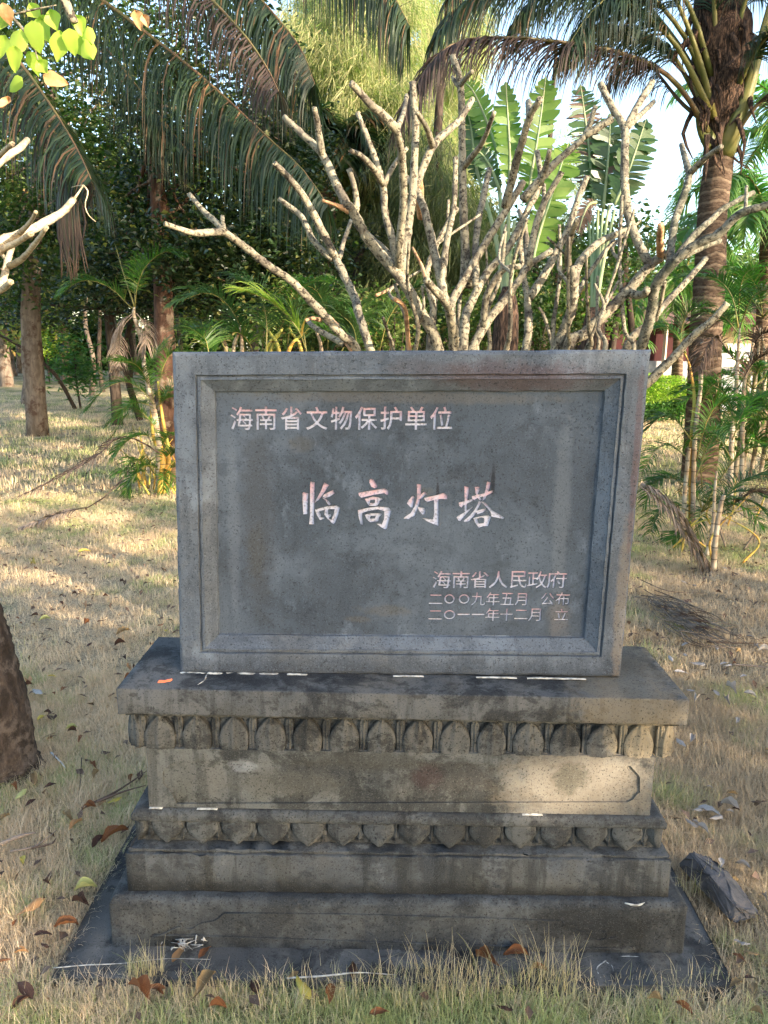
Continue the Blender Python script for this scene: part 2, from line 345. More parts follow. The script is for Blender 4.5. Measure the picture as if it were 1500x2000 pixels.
def leaves(centers, size, up=.35, aspect=.5, droop=0.):
    """folded rhombus leaves, two triangles each -> (2N,3,3)"""
    N = len(centers); d = RNG.normal(size=(N, 3)); d[:, 2] = d[:, 2] * .5 - droop; d = unit(d)
    nr = RNG.normal(size=(N, 3)); nr[:, 2] = abs(nr[:, 2]) + up; s = unit(np.cross(d, nr)); nn = np.cross(s, d)
    L = size * RNG.uniform(.6, 1.25, (N, 1)); W = L * aspect * .5
    b = centers - d * L * .5; tp = centers + d * L * .5 - nn * L * .08
    m1 = centers + s * W + nn * L * .10; m2 = centers - s * W + nn * L * .10
    V = np.stack([b, m1, tp, m2], 1); return V
def leafobj(name, V, mat, parent=None):
    """V (N,4,3): folded along base-tip"""
    N = len(V); me = bpy.data.meshes.new(name)
    i = np.arange(N)[:, None] * 4
    F = np.concatenate([i + [0, 1, 2], i + [0, 2, 3]], 1).reshape(-1).astype(np.int32)
    me.vertices.add(N * 4); me.vertices.foreach_set('co', np.asarray(V, np.float32).ravel())
    me.loops.add(len(F)); me.loops.foreach_set('vertex_index', F)
    me.polygons.add(N * 2); me.polygons.foreach_set('loop_start', np.arange(0, N * 6, 3, dtype=np.int32))
    me.polygons.foreach_set('loop_total', np.full(N * 2, 3, np.int32)); me.update(calc_edges=True)
    me.materials.append(mat); o = link(name, me, parent); o['kind'] = 'stuff'; return o
def clusters(center, radii, ncl, per, spread, hollow=.45):
    c = RNG.normal(size=(ncl, 3)); c = unit(c) * (RNG.uniform(hollow, 1, (ncl, 1)) ** .6) * np.array(radii) + np.array(center)
    p = np.repeat(c, per, 0) + RNG.normal(size=(ncl * per, 3)) * spread * np.array([1, 1, .7]); return c, p

def box(mb, x0, x1, y0, y1, z0, z1, mi=0):
    v = [(x, y, z) for z in (z0, z1) for y in (y0, y1) for x in (x0, x1)]
    mb.add(v, [(0, 2, 3, 1), (4, 5, 7, 6), (0, 1, 5, 4), (2, 6, 7, 3), (0, 4, 6, 2), (1, 3, 7, 5)], mi)
def stonebox(name, mat, parent, x0, x1, y0, y1, z0, z1, bev=.004, segs=2, rot=0., loc=(0, 0, 0), wear=.0012, top_bev=None):
    """worn block: bevelled, cut up and roughened"""
    bm = bmesh.new(); bmesh.ops.create_cube(bm, size=1)
    for v in bm.verts: v.co = Vector(((x0 + x1) / 2 + v.co.x * (x1 - x0), (y0 + y1) / 2 + v.co.y * (y1 - y0), (z0 + z1) / 2 + v.co.z * (z1 - z0)))
    if top_bev:
        es = [e for e in bm.edges if all(abs(v.co.z - z1) < 1e-6 for v in e.verts)]
        bmesh.ops.bevel(bm, geom=es, offset=top_bev, segments=5, profile=.5, affect='EDGES')
        bev_e = [e for e in bm.edges if e.calc_face_angle(0) > .6]
    else: bev_e = bm.edges[:]
    bmesh.ops.bevel(bm, geom=bev_e, offset=bev, segments=segs, profile=.5, affect='EDGES')
    nx = int((x1 - x0) / .022)
    for i in range(1, nx):
        x = x0 + (x1 - x0) * i / nx
        bmesh.ops.bisect_plane(bm, geom=bm.verts[:] + bm.edges[:] + bm.faces[:], plane_co=(x, 0, 0), plane_no=(1, 0, 0))
    for v in bm.verts:
        edge = 1 if v.calc_shell_factor() > 1.02 else .3
        v.co += Vector(RNG.normal(size=3) * wear * edge)
    me = bpy.data.meshes.new(name); bm.to_mesh(me); bm.free(); me.materials.append(mat)
    for p in me.polygons: p.use_smooth = True
    o = link(name, me, parent); o.rotation_euler = (0, rot, 0); return o

# ------------------------------------------------------------------ ground
mb = MB()
n = 120; xs = np.sinh(np.linspace(-5.2, 5.2, n)) * 1.6; ys = np.sinh(np.linspace(-4.0, 5.3, n)) * 1.6 + .2
X, Yy = np.meshgrid(xs, ys); Zg = .018 * np.sin(X * 1.7 + Yy * .8) * np.sin(Yy * 1.3 - X * .5) - .018
Zg += np.where(Yy > 9, (Yy - 9) * .004, 0)
V = np.stack([X, Yy, Zg], -1).reshape(-1, 3)
F = [(j * n + i, j * n + i + 1, (j + 1) * n + i + 1, (j + 1) * n + i) for j in range(n - 1) for i in range(n - 1)]
mb.add(V, F); gr = mb.build('ground', M['ground']); tag(gr, kind='structure')

# grass: short tufts spread over the ground by geometry nodes
def tuft(name, nb, length, spread, wd, mat, lean=.9, K=4):
    a = RNG.uniform(0, 2 * math.pi, nb); r = spread * np.sqrt(RNG.uniform(0, 1, nb))
    base = np.stack([np.cos(a) * r, np.sin(a) * r, np.zeros(nb) - .004], -1)
    b = a + RNG.normal(size=nb) * .9; hd = np.stack([np.cos(b), np.sin(b), np.zeros(nb)], -1)
    L = length * RNG.uniform(.5, 1.3, nb); le = RNG.uniform(.25, 1.25, nb) * lean
    side = np.stack([-np.sin(b), np.cos(b), np.zeros(nb)], -1); S = np.zeros((nb, K, 2, 3)); p = base.copy()
    for k in range(K):
        wk = wd * (1 - k / (K - 1)) + .0001; S[:, k, 0] = p - side * wk / 2; S[:, k, 1] = p + side * wk / 2
        an = le * (k + .6) / K * 1.6; st = (L / (K - 1))[:, None]
        p = p + (hd * np.sin(an)[:, None] + np.array([0, 0, 1.]) * np.cos(an)[:, None]) * st
    o = strips(name, S, mat); COL.objects.unlink(o); return o
def grass_field(name, label, region_fn, tufts, density, seed, smin, smax):
    bm = bmesh.new(); region_fn(bm); me = bpy.data.meshes.new(name); bm.to_mesh(me); bm.free()
    o = link(name, me); tag(o, label, 'grass', kind='stuff')
    c = bpy.data.collections.new(name + '_kinds')
    for t in tufts: c.objects.link(t)
    g = bpy.data.node_groups.new(name, 'GeometryNodeTree')
    g.interface.new_socket('Geometry', in_out='INPUT', socket_type='NodeSocketGeometry')
    g.interface.new_socket('Geometry', in_out='OUTPUT', socket_type='NodeSocketGeometry')
    N = g.nodes.new; Lk = g.links.new
    i = N('NodeGroupInput'); ou = N('NodeGroupOutput'); d = N('GeometryNodeDistributePointsOnFaces')
    d.inputs['Density'].default_value = density; d.inputs['Seed'].default_value = seed
    ci = N('GeometryNodeCollectionInfo'); ci.inputs['Collection'].default_value = c
    ci.inputs['Separate Children'].default_value = True; ci.inputs['Reset Children'].default_value = True
    ip = N('GeometryNodeInstanceOnPoints'); ip.inputs['Pick Instance'].default_value = True
    rv = N('FunctionNodeRandomValue'); rv.data_type = 'FLOAT_VECTOR'
    rv.inputs[0].default_value = (-.12, -.12, 0); rv.inputs[1].default_value = (.12, .12, 6.283)
    rs = N('FunctionNodeRandomValue'); rs.data_type = 'FLOAT'; rs.inputs[2].default_value = smin; rs.inputs[3].default_value = smax
    Lk(i.outputs[0], d.inputs[0]); Lk(d.outputs[0], ip.inputs['Points']); Lk(ci.outputs[0], ip.inputs['Instance'])
    Lk(rv.outputs[0], ip.inputs['Rotation']); Lk(rs.outputs[1], ip.inputs['Scale']); Lk(ip.outputs[0], ou.inputs[0])
    md = o.modifiers.new('grass', 'NODES'); md.node_group = g; return o
near = [tuft('tuft', 34, .046, .05, .0017, M['grass'], 2.1) for _ in range(7)] + [tuft('tuft', 12, .07, .03, .0016, M['grass'], 1.6) for _ in range(2)]
midt = [tuft('tuft', 20, .055, .07, .0032, M['grass'], 2.0) for _ in range(5)]
fart = [tuft('tuft', 12, .09, .14, .010, M['grass'], 1.5, 3) for _ in range(4)]
def rect(bm, x0, x1, y0, y1, z=-.012):
    bm.faces.new([bm.verts.new(q) for q in ((x0, y0, z), (x1, y0, z), (x1, y1, z), (x0, y1, z))])
def near_region(bm):
    rect(bm, -1.35, 1.35, -.62, -.275); rect(bm, -1.5, -.905, -.275, .62); rect(bm, .885, 1.7, -.275, .62); rect(bm, -2.0, 2.2, .62, 1.7)
def mid_region(bm): rect(bm, -4.2, 4.4, 1.7, 6.5)
def far_region(bm): rect(bm, -14, 13, 6.5, 24)
grass_field('grass', 'short dry tan and green grass around the stone monument', near_region, near, 1500, 1, .7, 1.25)
grass_field('grass', 'dry sunlit grass on the lawn just behind the monument', mid_region, midt, 420, 2, .7, 1.3)
grass_field('grass', 'green shaded lawn grass under the far trees', far_region, fart, 45, 3, .7, 1.3)

# ------------------------------------------------------------------ the monument
MON = thing('stone_monument', 'grey stone memorial tablet with white Chinese inscription on a carved lotus base', 'monument', (0, 0, 0))
def part(o): o.parent = MON; return o
TAB = Matrix.Translation((0, 0, Z0)) @ Matrix.Rotation(.0124 / 1.0, 4, 'Z') @ Matrix.Rotation(-.0111, 4, 'X')
TABI = TAB.inverted()
def tabpt(px, py, yl):                       # photo pixel -> tablet's own x, z at local depth yl
    o = TABI @ CAM; d = (TABI.to_3x3() @ ray(px, py)); q = o + d * ((yl - o.y) / d.y); x, z = q.x, q.z
    for _ in range(3): x, z = q.x - WQ * z, q.z - WQ * x * z / .8634
    return x, z
WQ = .0163                                   # the slab is cut and set slightly out of square
def warp(me):
    for v in me.vertices: x, z = v.co.x, v.co.z; v.co.x = x + WQ * z; v.co.z = z + WQ * x * z / HT
HW, HT, TD = .600, .8634, .20
prof = [(0.0, .010), (.003, .003), (.010, 0), (.0575, 0), (.0590, .009), (.0625, .009), (.0635, .0035), (.0700, .0025), (.0715, .006), (.100, .027), (.1015, .036), (.106, .0375)]
mb = MB(); rings = []
for (o_, d_) in prof:
    rings.append([(-HW + o_, d_, o_), (HW - o_, d_, o_), (HW - o_, d_, HT - o_), (-HW + o_, d_, HT - o_)])
rings = [[(-HW, TD, 0), (HW, TD, 0), (HW, TD, HT), (-HW, TD, HT)]] + rings
K = 30
def ringpts(r):
    out = []
    for i in range(4):
        a = np.array(r[i]); b = np.array(r[(i + 1) % 4])
        for k in range(K): out.append(a + (b - a) * k / K)
    return np.array(out)
RP = np.array([ringpts(r) for r in rings])
for ri in range(1, len(RP)):                 # hand-cut unevenness
    RP[ri] += RNG.normal(size=RP[ri].shape) * .0006
F = [tuple(range(4 * K - 1, -1, -1))]
for i in range(len(RP) - 1):
    for j in range(4 * K):
        k = (j + 1) % (4 * K); F.append((i * 4 * K + j, i * 4 * K + k, (i + 1) * 4 * K + k, (i + 1) * 4 * K + j))
mb.add(RP.reshape(-1, 3), F); tablet = mb.build('tablet', M['tablet'], None, smooth=False)
tablet.matrix_world = TAB; part(tablet); tablet['label'] = 'upright framed grey tablet with inscription'
PY = .0362
ix0, ix1, iz0, iz1 = -HW + .1015, HW - .1015, .1015, HT - .1015

# inscription: every character is its own prism sunk in the panel
def text_char(ch, size, offs):
    cu = bpy.data.curves.new('character', 'FONT'); cu.body = ch; cu.size = 1; cu.offset = offs; cu.extrude = 0; cu.resolution_u = 3
    cu.align_x = 'LEFT'; o = bpy.data.objects.new('character', cu); COL.objects.link(o)
    dg = bpy.context.evaluated_depsgraph_get(); me = bpy.data.meshes.new_from_object(o.evaluated_get(dg))
    bpy.data.objects.remove(o); bm = bmesh.new(); bm.from_mesh(me); bpy.data.meshes.remove(me)
    return bm
_cc = {}
def safe_char(ch, size, offs):
    if (ch, offs) not in _cc:
        b = text_char(ch, size, 0); n0 = len(b.faces); b.free(); use = 0
        for k in (1, .75, .5, .25):
            b = text_char(ch, size, offs * k); n1 = len(b.faces); b.free()
            if abs(n1 - n0) <= max(2, .06 * n0): use = offs * k; break
        _cc[(ch, offs)] = use
    return text_char(ch, size, _cc[(ch, offs)])
def solid2d(bm, fx, y0, y1):
    """flat bm in XY -> prism in tablet's XZ between local depths y0..y1 ; fx maps (x,y)->(X,Z)"""
    bmesh.ops.remove_doubles(bm, verts=bm.verts, dist=1e-5)
    for v in bm.verts:
        X_, Z_ = fx(v.co.x, v.co.y); v.co = Vector((X_, y0, Z_))
    ex = bmesh.ops.extrude_face_region(bm, geom=bm.faces[:])
    for v in [g for g in ex['geom'] if isinstance(g, bmesh.types.BMVert)]: v.co.y = y1
    bmesh.ops.recalc_face_normals(bm, faces=bm.faces); return bm
cutters = []; chars = []
def put_char(bm, fx, bold=((0, 0),)):
    mb_ = MB()
    for bi, (dx, dz) in enumerate(bold):
        f2_ = lambda x, y: (fx(x, y)[0] + dx, fx(x, y)[1] + dz)
        c = bm.copy(); solid2d(c, f2_, PY - .01, PY + .0052 + bi * .0001); cutters.append(c)
        b = solid2d(bm.copy(), f2_, PY + .0039 + bi * .00012, PY + .0054 + bi * .0001); b.verts.index_update()
        mb_.add([v.co[:] for v in b.verts], [[v.index for v in f.verts] for f in b.faces]); b.free()
    bm.free(); o = mb_.build('character', M['paint'], tablet, smooth=False); chars.append(o)
def row(items, size_px, offs):
    """items: (char, left px, top px, right px, bottom px)"""
    for ch, l, t, r, b in items:
        bm = safe_char(ch, 1, offs)
        xs_ = [v.co.x for v in bm.verts]; ys_ = [v.co.y for v in bm.verts]
        if not xs_: bm.free(); continue
        a0, a1, b0, b1 = min(xs_), max(xs_), min(ys_), max(ys_)
        xl, zt = tabpt(l, t, PY); xr, zb = tabpt(r, b, PY); _, zt2 = tabpt(r, t, PY); _, zb2 = tabpt(l, b, PY)
        zt = (zt + zt2) / 2; zb = (zb + zb2) / 2
        put_char(bm, lambda x, y: (xl + (xr - xl) * (x - a0) / max(a1 - a0, 1e-6), zb + (zt - zb) * (y - b0) / max(b1 - b0, 1e-6)), ((0, 0),) if ch in '一' else ((-.0003, .0002), (.0003, -.0002)) if _cc[(ch, offs)] else ((-.0007, .0004), (.0007, -.0004)))
c1 = '海南省文物保护单位'
bx = [(64, 203), (218, 352), (377, 508), (537, 668), (690, 820), (842, 978), (1000, 1130), (1158, 1286), (1312, 1445)]
row([(ch, 430 + a / 3.19, 780 + 46 / 3.19, 430 + b / 3.19, 780 + 190 / 3.19) for ch, (a, b) in zip(c1, bx)], 40, .007)
c2 = '海南省人民政府'; bx = [(125, 290), (312, 468), (485, 648), (660, 830), (862, 1010), (1025, 1200), (1208, 1385)]
row([(ch, 820 + a / 4.84, 1100 + 76 / 4.84, 820 + b / 4.84, 1100 + 238 / 4.84) for ch, (a, b) in zip(c2, bx)], 34, .005)
def CW(ch, a, t, b, bt): return (ch, 820 + a / 4.84, 1100 + t / 4.84, 820 + b / 4.84, 1100 + bt / 4.84)
row([CW('二', 90, 298, 212, 388), CW('九', 492, 278, 616, 402), CW('年', 632, 276, 752, 402), CW('五', 770, 282, 888, 398), CW('月', 903, 284, 1010, 402),
     CW('公', 1150, 282, 1270, 400), CW('布', 1290, 276, 1415, 402),
     CW('二', 86, 448, 210, 535), CW('年', 625, 428, 750, 548), CW('十', 765, 430, 880, 550), CW('二', 900, 442, 1020, 532), CW('月', 1032, 430, 1142, 550),
     CW('立', 1280, 432, 1402, 540), CW('一', 357, 478, 474, 494), CW('一', 492, 478, 612, 494)], 26, .006)
def ring_bm(l, t, r, b, wpx):
    bm = bmesh.new(); n_ = 28; c_ = ((l + r) / 2, (t + b) / 2); ra = (r - l) / 2; rb = (b - t) / 2; A = []; B = []
    for i in range(n_):
        a = 2 * math.pi * i / n_; A.append(bm.verts.new((c_[0] + ra * math.cos(a), c_[1] + rb * math.sin(a), 0)))
        B.append(bm.verts.new((c_[0] + (ra - wpx) * math.cos(a), c_[1] + (rb - wpx) * math.sin(a), 0)))
    for i in range(n_): j = (i + 1) % n_; bm.faces.new((A[i], A[j], B[j], B[i]))
    return bm
pxmap = lambda x, y: tabpt(x, y, PY)
for (a, t, b, bt) in ((232, 294, 330, 386), (368, 294, 470, 386), (228, 444, 335, 534)):
    put_char(ring_bm(820 + a / 4.84, 1100 + t / 4.84, 820 + b / 4.84, 1100 + bt / 4.84, 3.0), pxmap)
# the four large brush characters, stroke outlines in zoomed pixels (scale 6.818)
def poly_char(x0, polys):
    cs = []
    mb_ = MB()
    for si, poly in enumerate(polys):
        bm = bmesh.new(); vs = [bm.verts.new((x0 + a / 6.818, 920 + b / 6.818, 0)) for a, b in poly]; f = bm.faces.new(vs)
        bmesh.ops.triangulate(bm, faces=[f]); c = bm.copy(); solid2d(c, pxmap, PY - .01, PY + .0072); cutters.append(c)
        solid2d(bm, pxmap, PY + .0052 + si * .00015, PY + .0074 + si * .00015); bm.verts.ensure_lookup_table()
        bm.verts.index_update(); mb_.add([v.co[:] for v in bm.verts], [[v.index for v in f.verts] for f in bm.faces]); bm.free()
    o = mb_.build('character', M['paint'], tablet, smooth=False); chars.append(o)
poly_char(570, [
    [(150, 280), (218, 298), (214, 350), (206, 578), (150, 582), (142, 420), (138, 310)],
    [(248, 140), (305, 150), (300, 400), (292, 640), (298, 715), (228, 712), (240, 600), (240, 200)],
    [(430, 150), (495, 188), (450, 260), (395, 340), (350, 395), (298, 428), (345, 345), (395, 250)],
    [(550, 252), (570, 300), (500, 345), (440, 362), (408, 352), (415, 320), (480, 285)],
    [(385, 350), (440, 362), (490, 400), (520, 440), (500, 460), (478, 450), (445, 395)],
    [(302, 510), (345, 515), (380, 565), (388, 618), (430, 620), (432, 642), (372, 660), (335, 600)],
    [(330, 508), (470, 470), (600, 460), (642, 490), (560, 512), (460, 515), (345, 545)],
    [(440, 505), (482, 505), (484, 580), (500, 640), (535, 652), (515, 672), (470, 640), (432, 590)],
    [(575, 485), (640, 488), (618, 580), (575, 690), (555, 712), (520, 690), (486, 640), (530, 650), (560, 560)],
    [(440, 585), (515, 575), (525, 600), (500, 622), (450, 612)]])
poly_char(570, [
    [(1055, 100), (1090, 115), (1135, 190), (1135, 222), (1100, 232), (1060, 215), (1030, 155), (1035, 120)],
    [(882, 292), (1000, 270), (1240, 230), (1285, 262), (1282, 315), (1262, 320), (1235, 298), (1100, 318), (925, 360), (895, 335)],
    [(970, 372), (1080, 340), (1200, 358), (1205, 385), (1165, 400), (1100, 385), (1045, 390), (1040, 420), (1030, 470), (1000, 430)],
    [(1110, 385), (1168, 390), (1165, 430), (1135, 470), (1030, 470), (1040, 425), (1105, 425)],
    [(878, 520), (1000, 492), (1150, 470), (1290, 485), (1325, 525), (1240, 540), (1150, 515), (1020, 535), (940, 560), (885, 560)],
    [(876, 530), (940, 550), (935, 600), (945, 725), (915, 718), (890, 620)],
    [(1235, 500), (1325, 518), (1300, 640), (1265, 770), (1242, 784), (1190, 755), (1118, 700), (1200, 705), (1228, 640), (1232, 560)],
    [(965, 580), (1060, 562), (1190, 565), (1198, 585), (1160, 620), (1125, 600), (1050, 602), (1040, 630), (1040, 686), (1000, 650)],
    [(1120, 598), (1165, 610), (1150, 672), (1090, 680), (1040, 688), (1040, 632), (1105, 632)]])
poly_char(780, [
    [(185, 325), (202, 350), (185, 440), (178, 490), (150, 486), (100, 435), (120, 395), (160, 345)],
    [(232, 172), (292, 180), (290, 280), (275, 400), (255, 480), (205, 600), (120, 645), (55, 640), (70, 615), (150, 560), (205, 470), (235, 360), (236, 250)],
    [(340, 265), (368, 310), (330, 340), (285, 385), (270, 350), (290, 310)],
    [(240, 480), (290, 485), (330, 492), (350, 530), (335, 582), (310, 584), (270, 540)],
    [(330, 360), (480, 325), (600, 290), (640, 330), (640, 380), (560, 375), (440, 395), (375, 420), (345, 395)],
    [(462, 370), (525, 370), (524, 560), (524, 735), (500, 730), (380, 680), (290, 625), (340, 628), (450, 645), (464, 560)]])
poly_char(780, [
    [(865, 200), (930, 215), (925, 300), (905, 400), (900, 530), (870, 545), (870, 400), (868, 290)],
    [(792, 420), (880, 400), (975, 370), (980, 400), (900, 440), (850, 465), (830, 492), (800, 470)],
    [(760, 620), (790, 590), (850, 560), (940, 500), (985, 465), (975, 495), (900, 570), (815, 670), (790, 665)],
    [(1005, 212), (1070, 210), (1072, 260), (1050, 310), (1075, 350), (1100, 385), (1080, 400), (1040, 360), (1015, 290)],
    [(965, 335), (1100, 305), (1255, 252), (1250, 290), (1160, 335), (1060, 355), (1000, 395), (970, 375)],
    [(1168, 142), (1222, 152), (1205, 230), (1150, 370), (1100, 410), (1125, 330), (1150, 240)],
    [(1060, 395), (1100, 420), (1050, 510), (1000, 600), (930, 675), (860, 685), (860, 660), (930, 600), (1000, 520), (1045, 440)],
    [(1075, 400), (1140, 415), (1240, 520), (1330, 575), (1405, 625), (1390, 642), (1300, 625), (1228, 612), (1215, 545), (1130, 450)],
    [(1015, 535), (1090, 510), (1160, 500), (1155, 535), (1110, 560), (1045, 580)],
    [(985, 625), (1090, 600), (1190, 590), (1228, 618), (1180, 645), (1100, 625), (1040, 640), (1060, 700), (1062, 762), (1010, 690)],
    [(1130, 620), (1228, 615), (1185, 740), (1120, 742), (1060, 764), (1050, 702), (1125, 695)]])
names = list(c1) + list(c2)
bm = bmesh.new()
v = [bm.verts.new(q) for q in ((ix0, PY, iz0), (ix1, PY, iz0), (ix1, PY, iz1), (ix0, PY, iz1), (ix0, PY + .02, iz0), (ix1, PY + .02, iz0), (ix1, PY + .02, iz1), (ix0, PY + .02, iz1))]
for f in ((0, 1, 2, 3), (7, 6, 5, 4), (0, 4, 5, 1), (1, 5, 6, 2), (2, 6, 7, 3), (3, 7, 4, 0)): bm.faces.new([v[i] for i in f])
me = bpy.data.meshes.new('panel'); bm.to_mesh(me); bm.free(); me.materials.append(M['panel'])
panel = link('panel', me, tablet)
cm = MB()
for c in cutters:
    c.verts.index_update(); cm.add([v.co[:] for v in c.verts], [[v.index for v in f.verts] for f in c.faces]); c.free()
cut = cm.build('cut', M['panel'], tablet, smooth=False)
md = panel.modifiers.new('carve', 'BOOLEAN'); md.operation = 'DIFFERENCE'; md.solver = 'EXACT'; md.use_self = True; md.object = cut
bpy.context.view_layer.update(); dg = bpy.context.evaluated_depsgraph_get()
me2 = bpy.data.meshes.new_from_object(panel.evaluated_get(dg)); panel.modifiers.clear(); panel.data = me2
bpy.data.objects.remove(cut)
if not me2.materials: me2.materials.append(M['panel'])
for o in [tablet, panel] + chars: warp(o.data)

def zz(v): return v + Z0
# tiers
sl = stonebox('cap_slab', M['slab'], MON, -.739, .738, -.1157, .249, zz(-.0726), zz(0) - .0005, .004, 2, .0045, wear=.0010)
lip = stonebox('fillet', M['lotus'], MON, -.725, .725, -.100, .235, zz(-.0835), zz(-.0735), .002, 1, .004)
band = stonebox('lotus_band', M['lotus'], MON, -.712, .712, -.067, .215, zz(-.1822), zz(-.084), .006, 3, .002)
# upper lotus petals
def petal_mesh(hw, h, depth, tipdown=False, ridge=.35, flare=0., nu=12, nv=14, full=.55, name='petal', mat=None):
    mb = MB(); V = []
    for j in range(nv + 1):
        t = j / nv; q_ = max(0, (t - full) / (1 - full))
        wv_ = max(.015, 1 - q_ ** 2.1) if not tipdown else max(.015, (1 - q_ ** 2.0) * (1 - .12 * q_) * (1 + flare * math.sin(math.pi * min(1, q_ * 1.25)) ** 1.5))
        wv_ *= .92 + .08 * min(1, t / max(full, .01))
        for i in range(nu + 1):
            s = -1 + 2 * i / nu; s = math.copysign(abs(s) ** .8, s)
            x = s * hw * wv_; z = h * (t if not tipdown else 1 - t)
            y = -depth * (.78 + .22 * (1 - s * s)) - depth * ridge * .22 * math.exp(-(s / .10) ** 2) + depth * ridge * .32 * math.exp(-((abs(s) - .38) / .2) ** 2)
            if abs(s) > .999 or j == nv: y = -depth * .72
            y *= 1 - (.25 * t ** 4 if not tipdown else 0); V.append((x, y, z))
    F = [(j * (nu + 1) + i, j * (nu + 1) + i + 1, (j + 1) * (nu + 1) + i + 1, (j + 1) * (nu + 1) + i) for j in range(nv) for i in range(nu)]
    if tipdown: F = [q[::-1] for q in F]
    border = [i for i in range(nu + 1)] + [(j) * (nu + 1) + nu for j in range(1, nv + 1)] + [nv * (nu + 1) + i for i in range(nu - 1, -1, -1)] + [j * (nu + 1) for j in range(nv - 1, 0, -1)]
    nb = len(border); b1 = len(V); V += [V[i] for i in border]; b2 = len(V); V += [(V[i][0] * 1.03, .004, V[i][2]) for i in border]
    for k in range(nb):
        l = (k + 1) % nb; q = (b1 + k, b2 + k, b2 + l, b1 + l); F.append(q if not tipdown else q[::-1])
    me = bpy.data.meshes.new(name); me.from_pydata(V, [], F); me.materials.append(mat)
    for p in me.polygons: p.use_smooth = True
    return me
pm = petal_mesh(.0395, .0955, .0275, full=.30, mat=M['lotus']); pn = petal_mesh(.0110, .093, .0165, full=.80, ridge=.5, mat=M['lotus'])
def place_petal(me, parent, x, y, z, rz=0., sx=1.):
    o = link('petal', me, parent); o.location = (x, y, z); o.rotation_euler = (0, 0, rz); o.scale = (sx, 1, 1); return o
zb = zz(-.182)
pxc = [308 + 72.6 * i for i in range(14)]
xsP = [P(q, 1440, -.10).x for q in pxc]; step = xsP[1] - xsP[0]
for i, x in enumerate(xsP):
    place_petal(pm, band, x, -.0665, zb + .001 + RNG.normal() * .0006, 0, RNG.uniform(.96, 1.04))
for i in range(-1, 14): place_petal(pn, band, xsP[0] + step * (i + .5), -.0665, zb + .001)
for sx_, ang in ((-1, -math.pi / 2), (1, math.pi / 2)):
    for k in range(3): place_petal(pm, band, sx_ * .7115, -.02 + k * step * .95, zb + .001, ang)
    for k in range(3): place_petal(pn, band, sx_ * .7115, -.02 + (k + .5) * step * .95, zb + .001, ang)
for xx in (xsP[0] - step * .93, xsP[-1] + step * .80):
    o = place_petal(pm, band, (-.700 if xx < 0 else .700), -.056, zb + .001, (-.78 if xx < 0 else .78), .75)
# waist with a recessed panel whose corners are notched
wa = stonebox('waist', M['waist'], MON, -.676, .676, -.0833, .21, zz(-.354), zz(-.179), .003, 2, .0, wear=.0008)
mb = MB(); yF = -.0893; yB = -.0825
outer = [(-.676, zz(-.3535)), (.676, zz(-.3535)), (.676, zz(-.180)), (-.676, zz(-.180))]
def ln(px, py): q = P(px, py, yF); return (q.x, q.z)
inner = [ln(345, 1570), ln(1225, 1567), ln(1236, 1562), ln(1244, 1552), ln(1250, 1548), ln(1250, 1518), ln(1246, 1512), ln(1238, 1504), ln(1232, 1496), ln(350, 1486), ln(332, 1492), ln(328, 1500), ln(318, 1506), ln(318, 1530), ln(326, 1538), ln(336, 1550)]
bm = bmesh.new()
def ringverts(y): return [bm.verts.new((a, y, b)) for a, b in outer], [bm.verts.new((a, y, b)) for a, b in inner]
of, inf = ringverts(yF); ob, inb = ringverts(yB)
edges = []
for L_ in (of, inf):
    for i in range(len(L_)): edges.append(bm.edges.new((L_[i], L_[(i + 1) % len(L_)])))
bmesh.ops.triangle_fill(bm, use_beauty=True, edges=edges, normal=(0, -1, 0))
for A, B in ((of, ob), (inf, inb)):
    for i in range(len(A)):
        j = (i + 1) % len(A); bm.faces.new((A[i], A[j], B[j], B[i]))
bmesh.ops.recalc_face_normals(bm, faces=bm.faces)
me = bpy.data.meshes.new('panel_frame'); bm.to_mesh(me); bm.free(); me.materials.append(M['waist']); link('panel_frame', me, wa)
# lower lotus tier: a rounded moulding and hanging petals
lo = stonebox('lower_lotus_band', M['lower'], MON, -.702, .702, -.077, .225, zz(-.462), zz(-.380), .004, 2, -.002)
mo_ = stonebox('moulding', M['lower'], MON, -.722, .720, -.1045, .232, zz(-.3865), zz(-.3555), .004, 2, -.002, top_bev=.018); mo_.parent = MON
pw = petal_mesh(.0425, .0735, .0325, True, ridge=.0, full=.34, mat=M['lower']); pw2 = petal_mesh(.0060, .0705, .020, True, ridge=.3, flare=1.3, full=.45, mat=M['lower'])
nar = [290, 354, 423, 493, 561, 631, 702, 773, 844, 913, 982, 1055, 1123, 1194, 1264]
nx_ = [P(q, 1630, -.108).x for q in nar]; st2 = (nx_[-1] - nx_[0]) / 14
for x in nx_: place_petal(pw2, lo, x, -.0705, zz(-.4515))
for i in range(-1, 15):
    x = nx_[0] + st2 * (i + .5)
    if i in (-1, 14): place_petal(pw, lo, (-.690 if i < 0 else .690), -.066, zz(-.4575), (-.78 if i < 0 else .78), .55)
    else: place_petal(pw, lo, x, -.0705, zz(-.4575) + RNG.normal() * .001, 0, RNG.uniform(.97, 1.03))
for sx_, ang in ((-1, -math.pi / 2), (1, math.pi / 2)):
    for k in range(3): place_petal(pw, lo, sx_ * .6975, -.01 + k * st2, zz(-.4575), ang)
f2 = stonebox('fillet', M['block'], MON, -.730, .730, -.113, .24, zz(-.4705), zz(-.4615), .003, 2, -.004, wear=.0018)
bk = stonebox('block', M['block'], MON, -.737, .7355, -.1214, .25, zz(-.584), zz(-.4705), .004, 2, -.006, wear=.0018)
bs = stonebox('base_block', M['base'], MON, -.781, .779, -.150, .28, 0.004, zz(-.584) , .006, 3, -.008, wear=.0020, top_bev=.022)
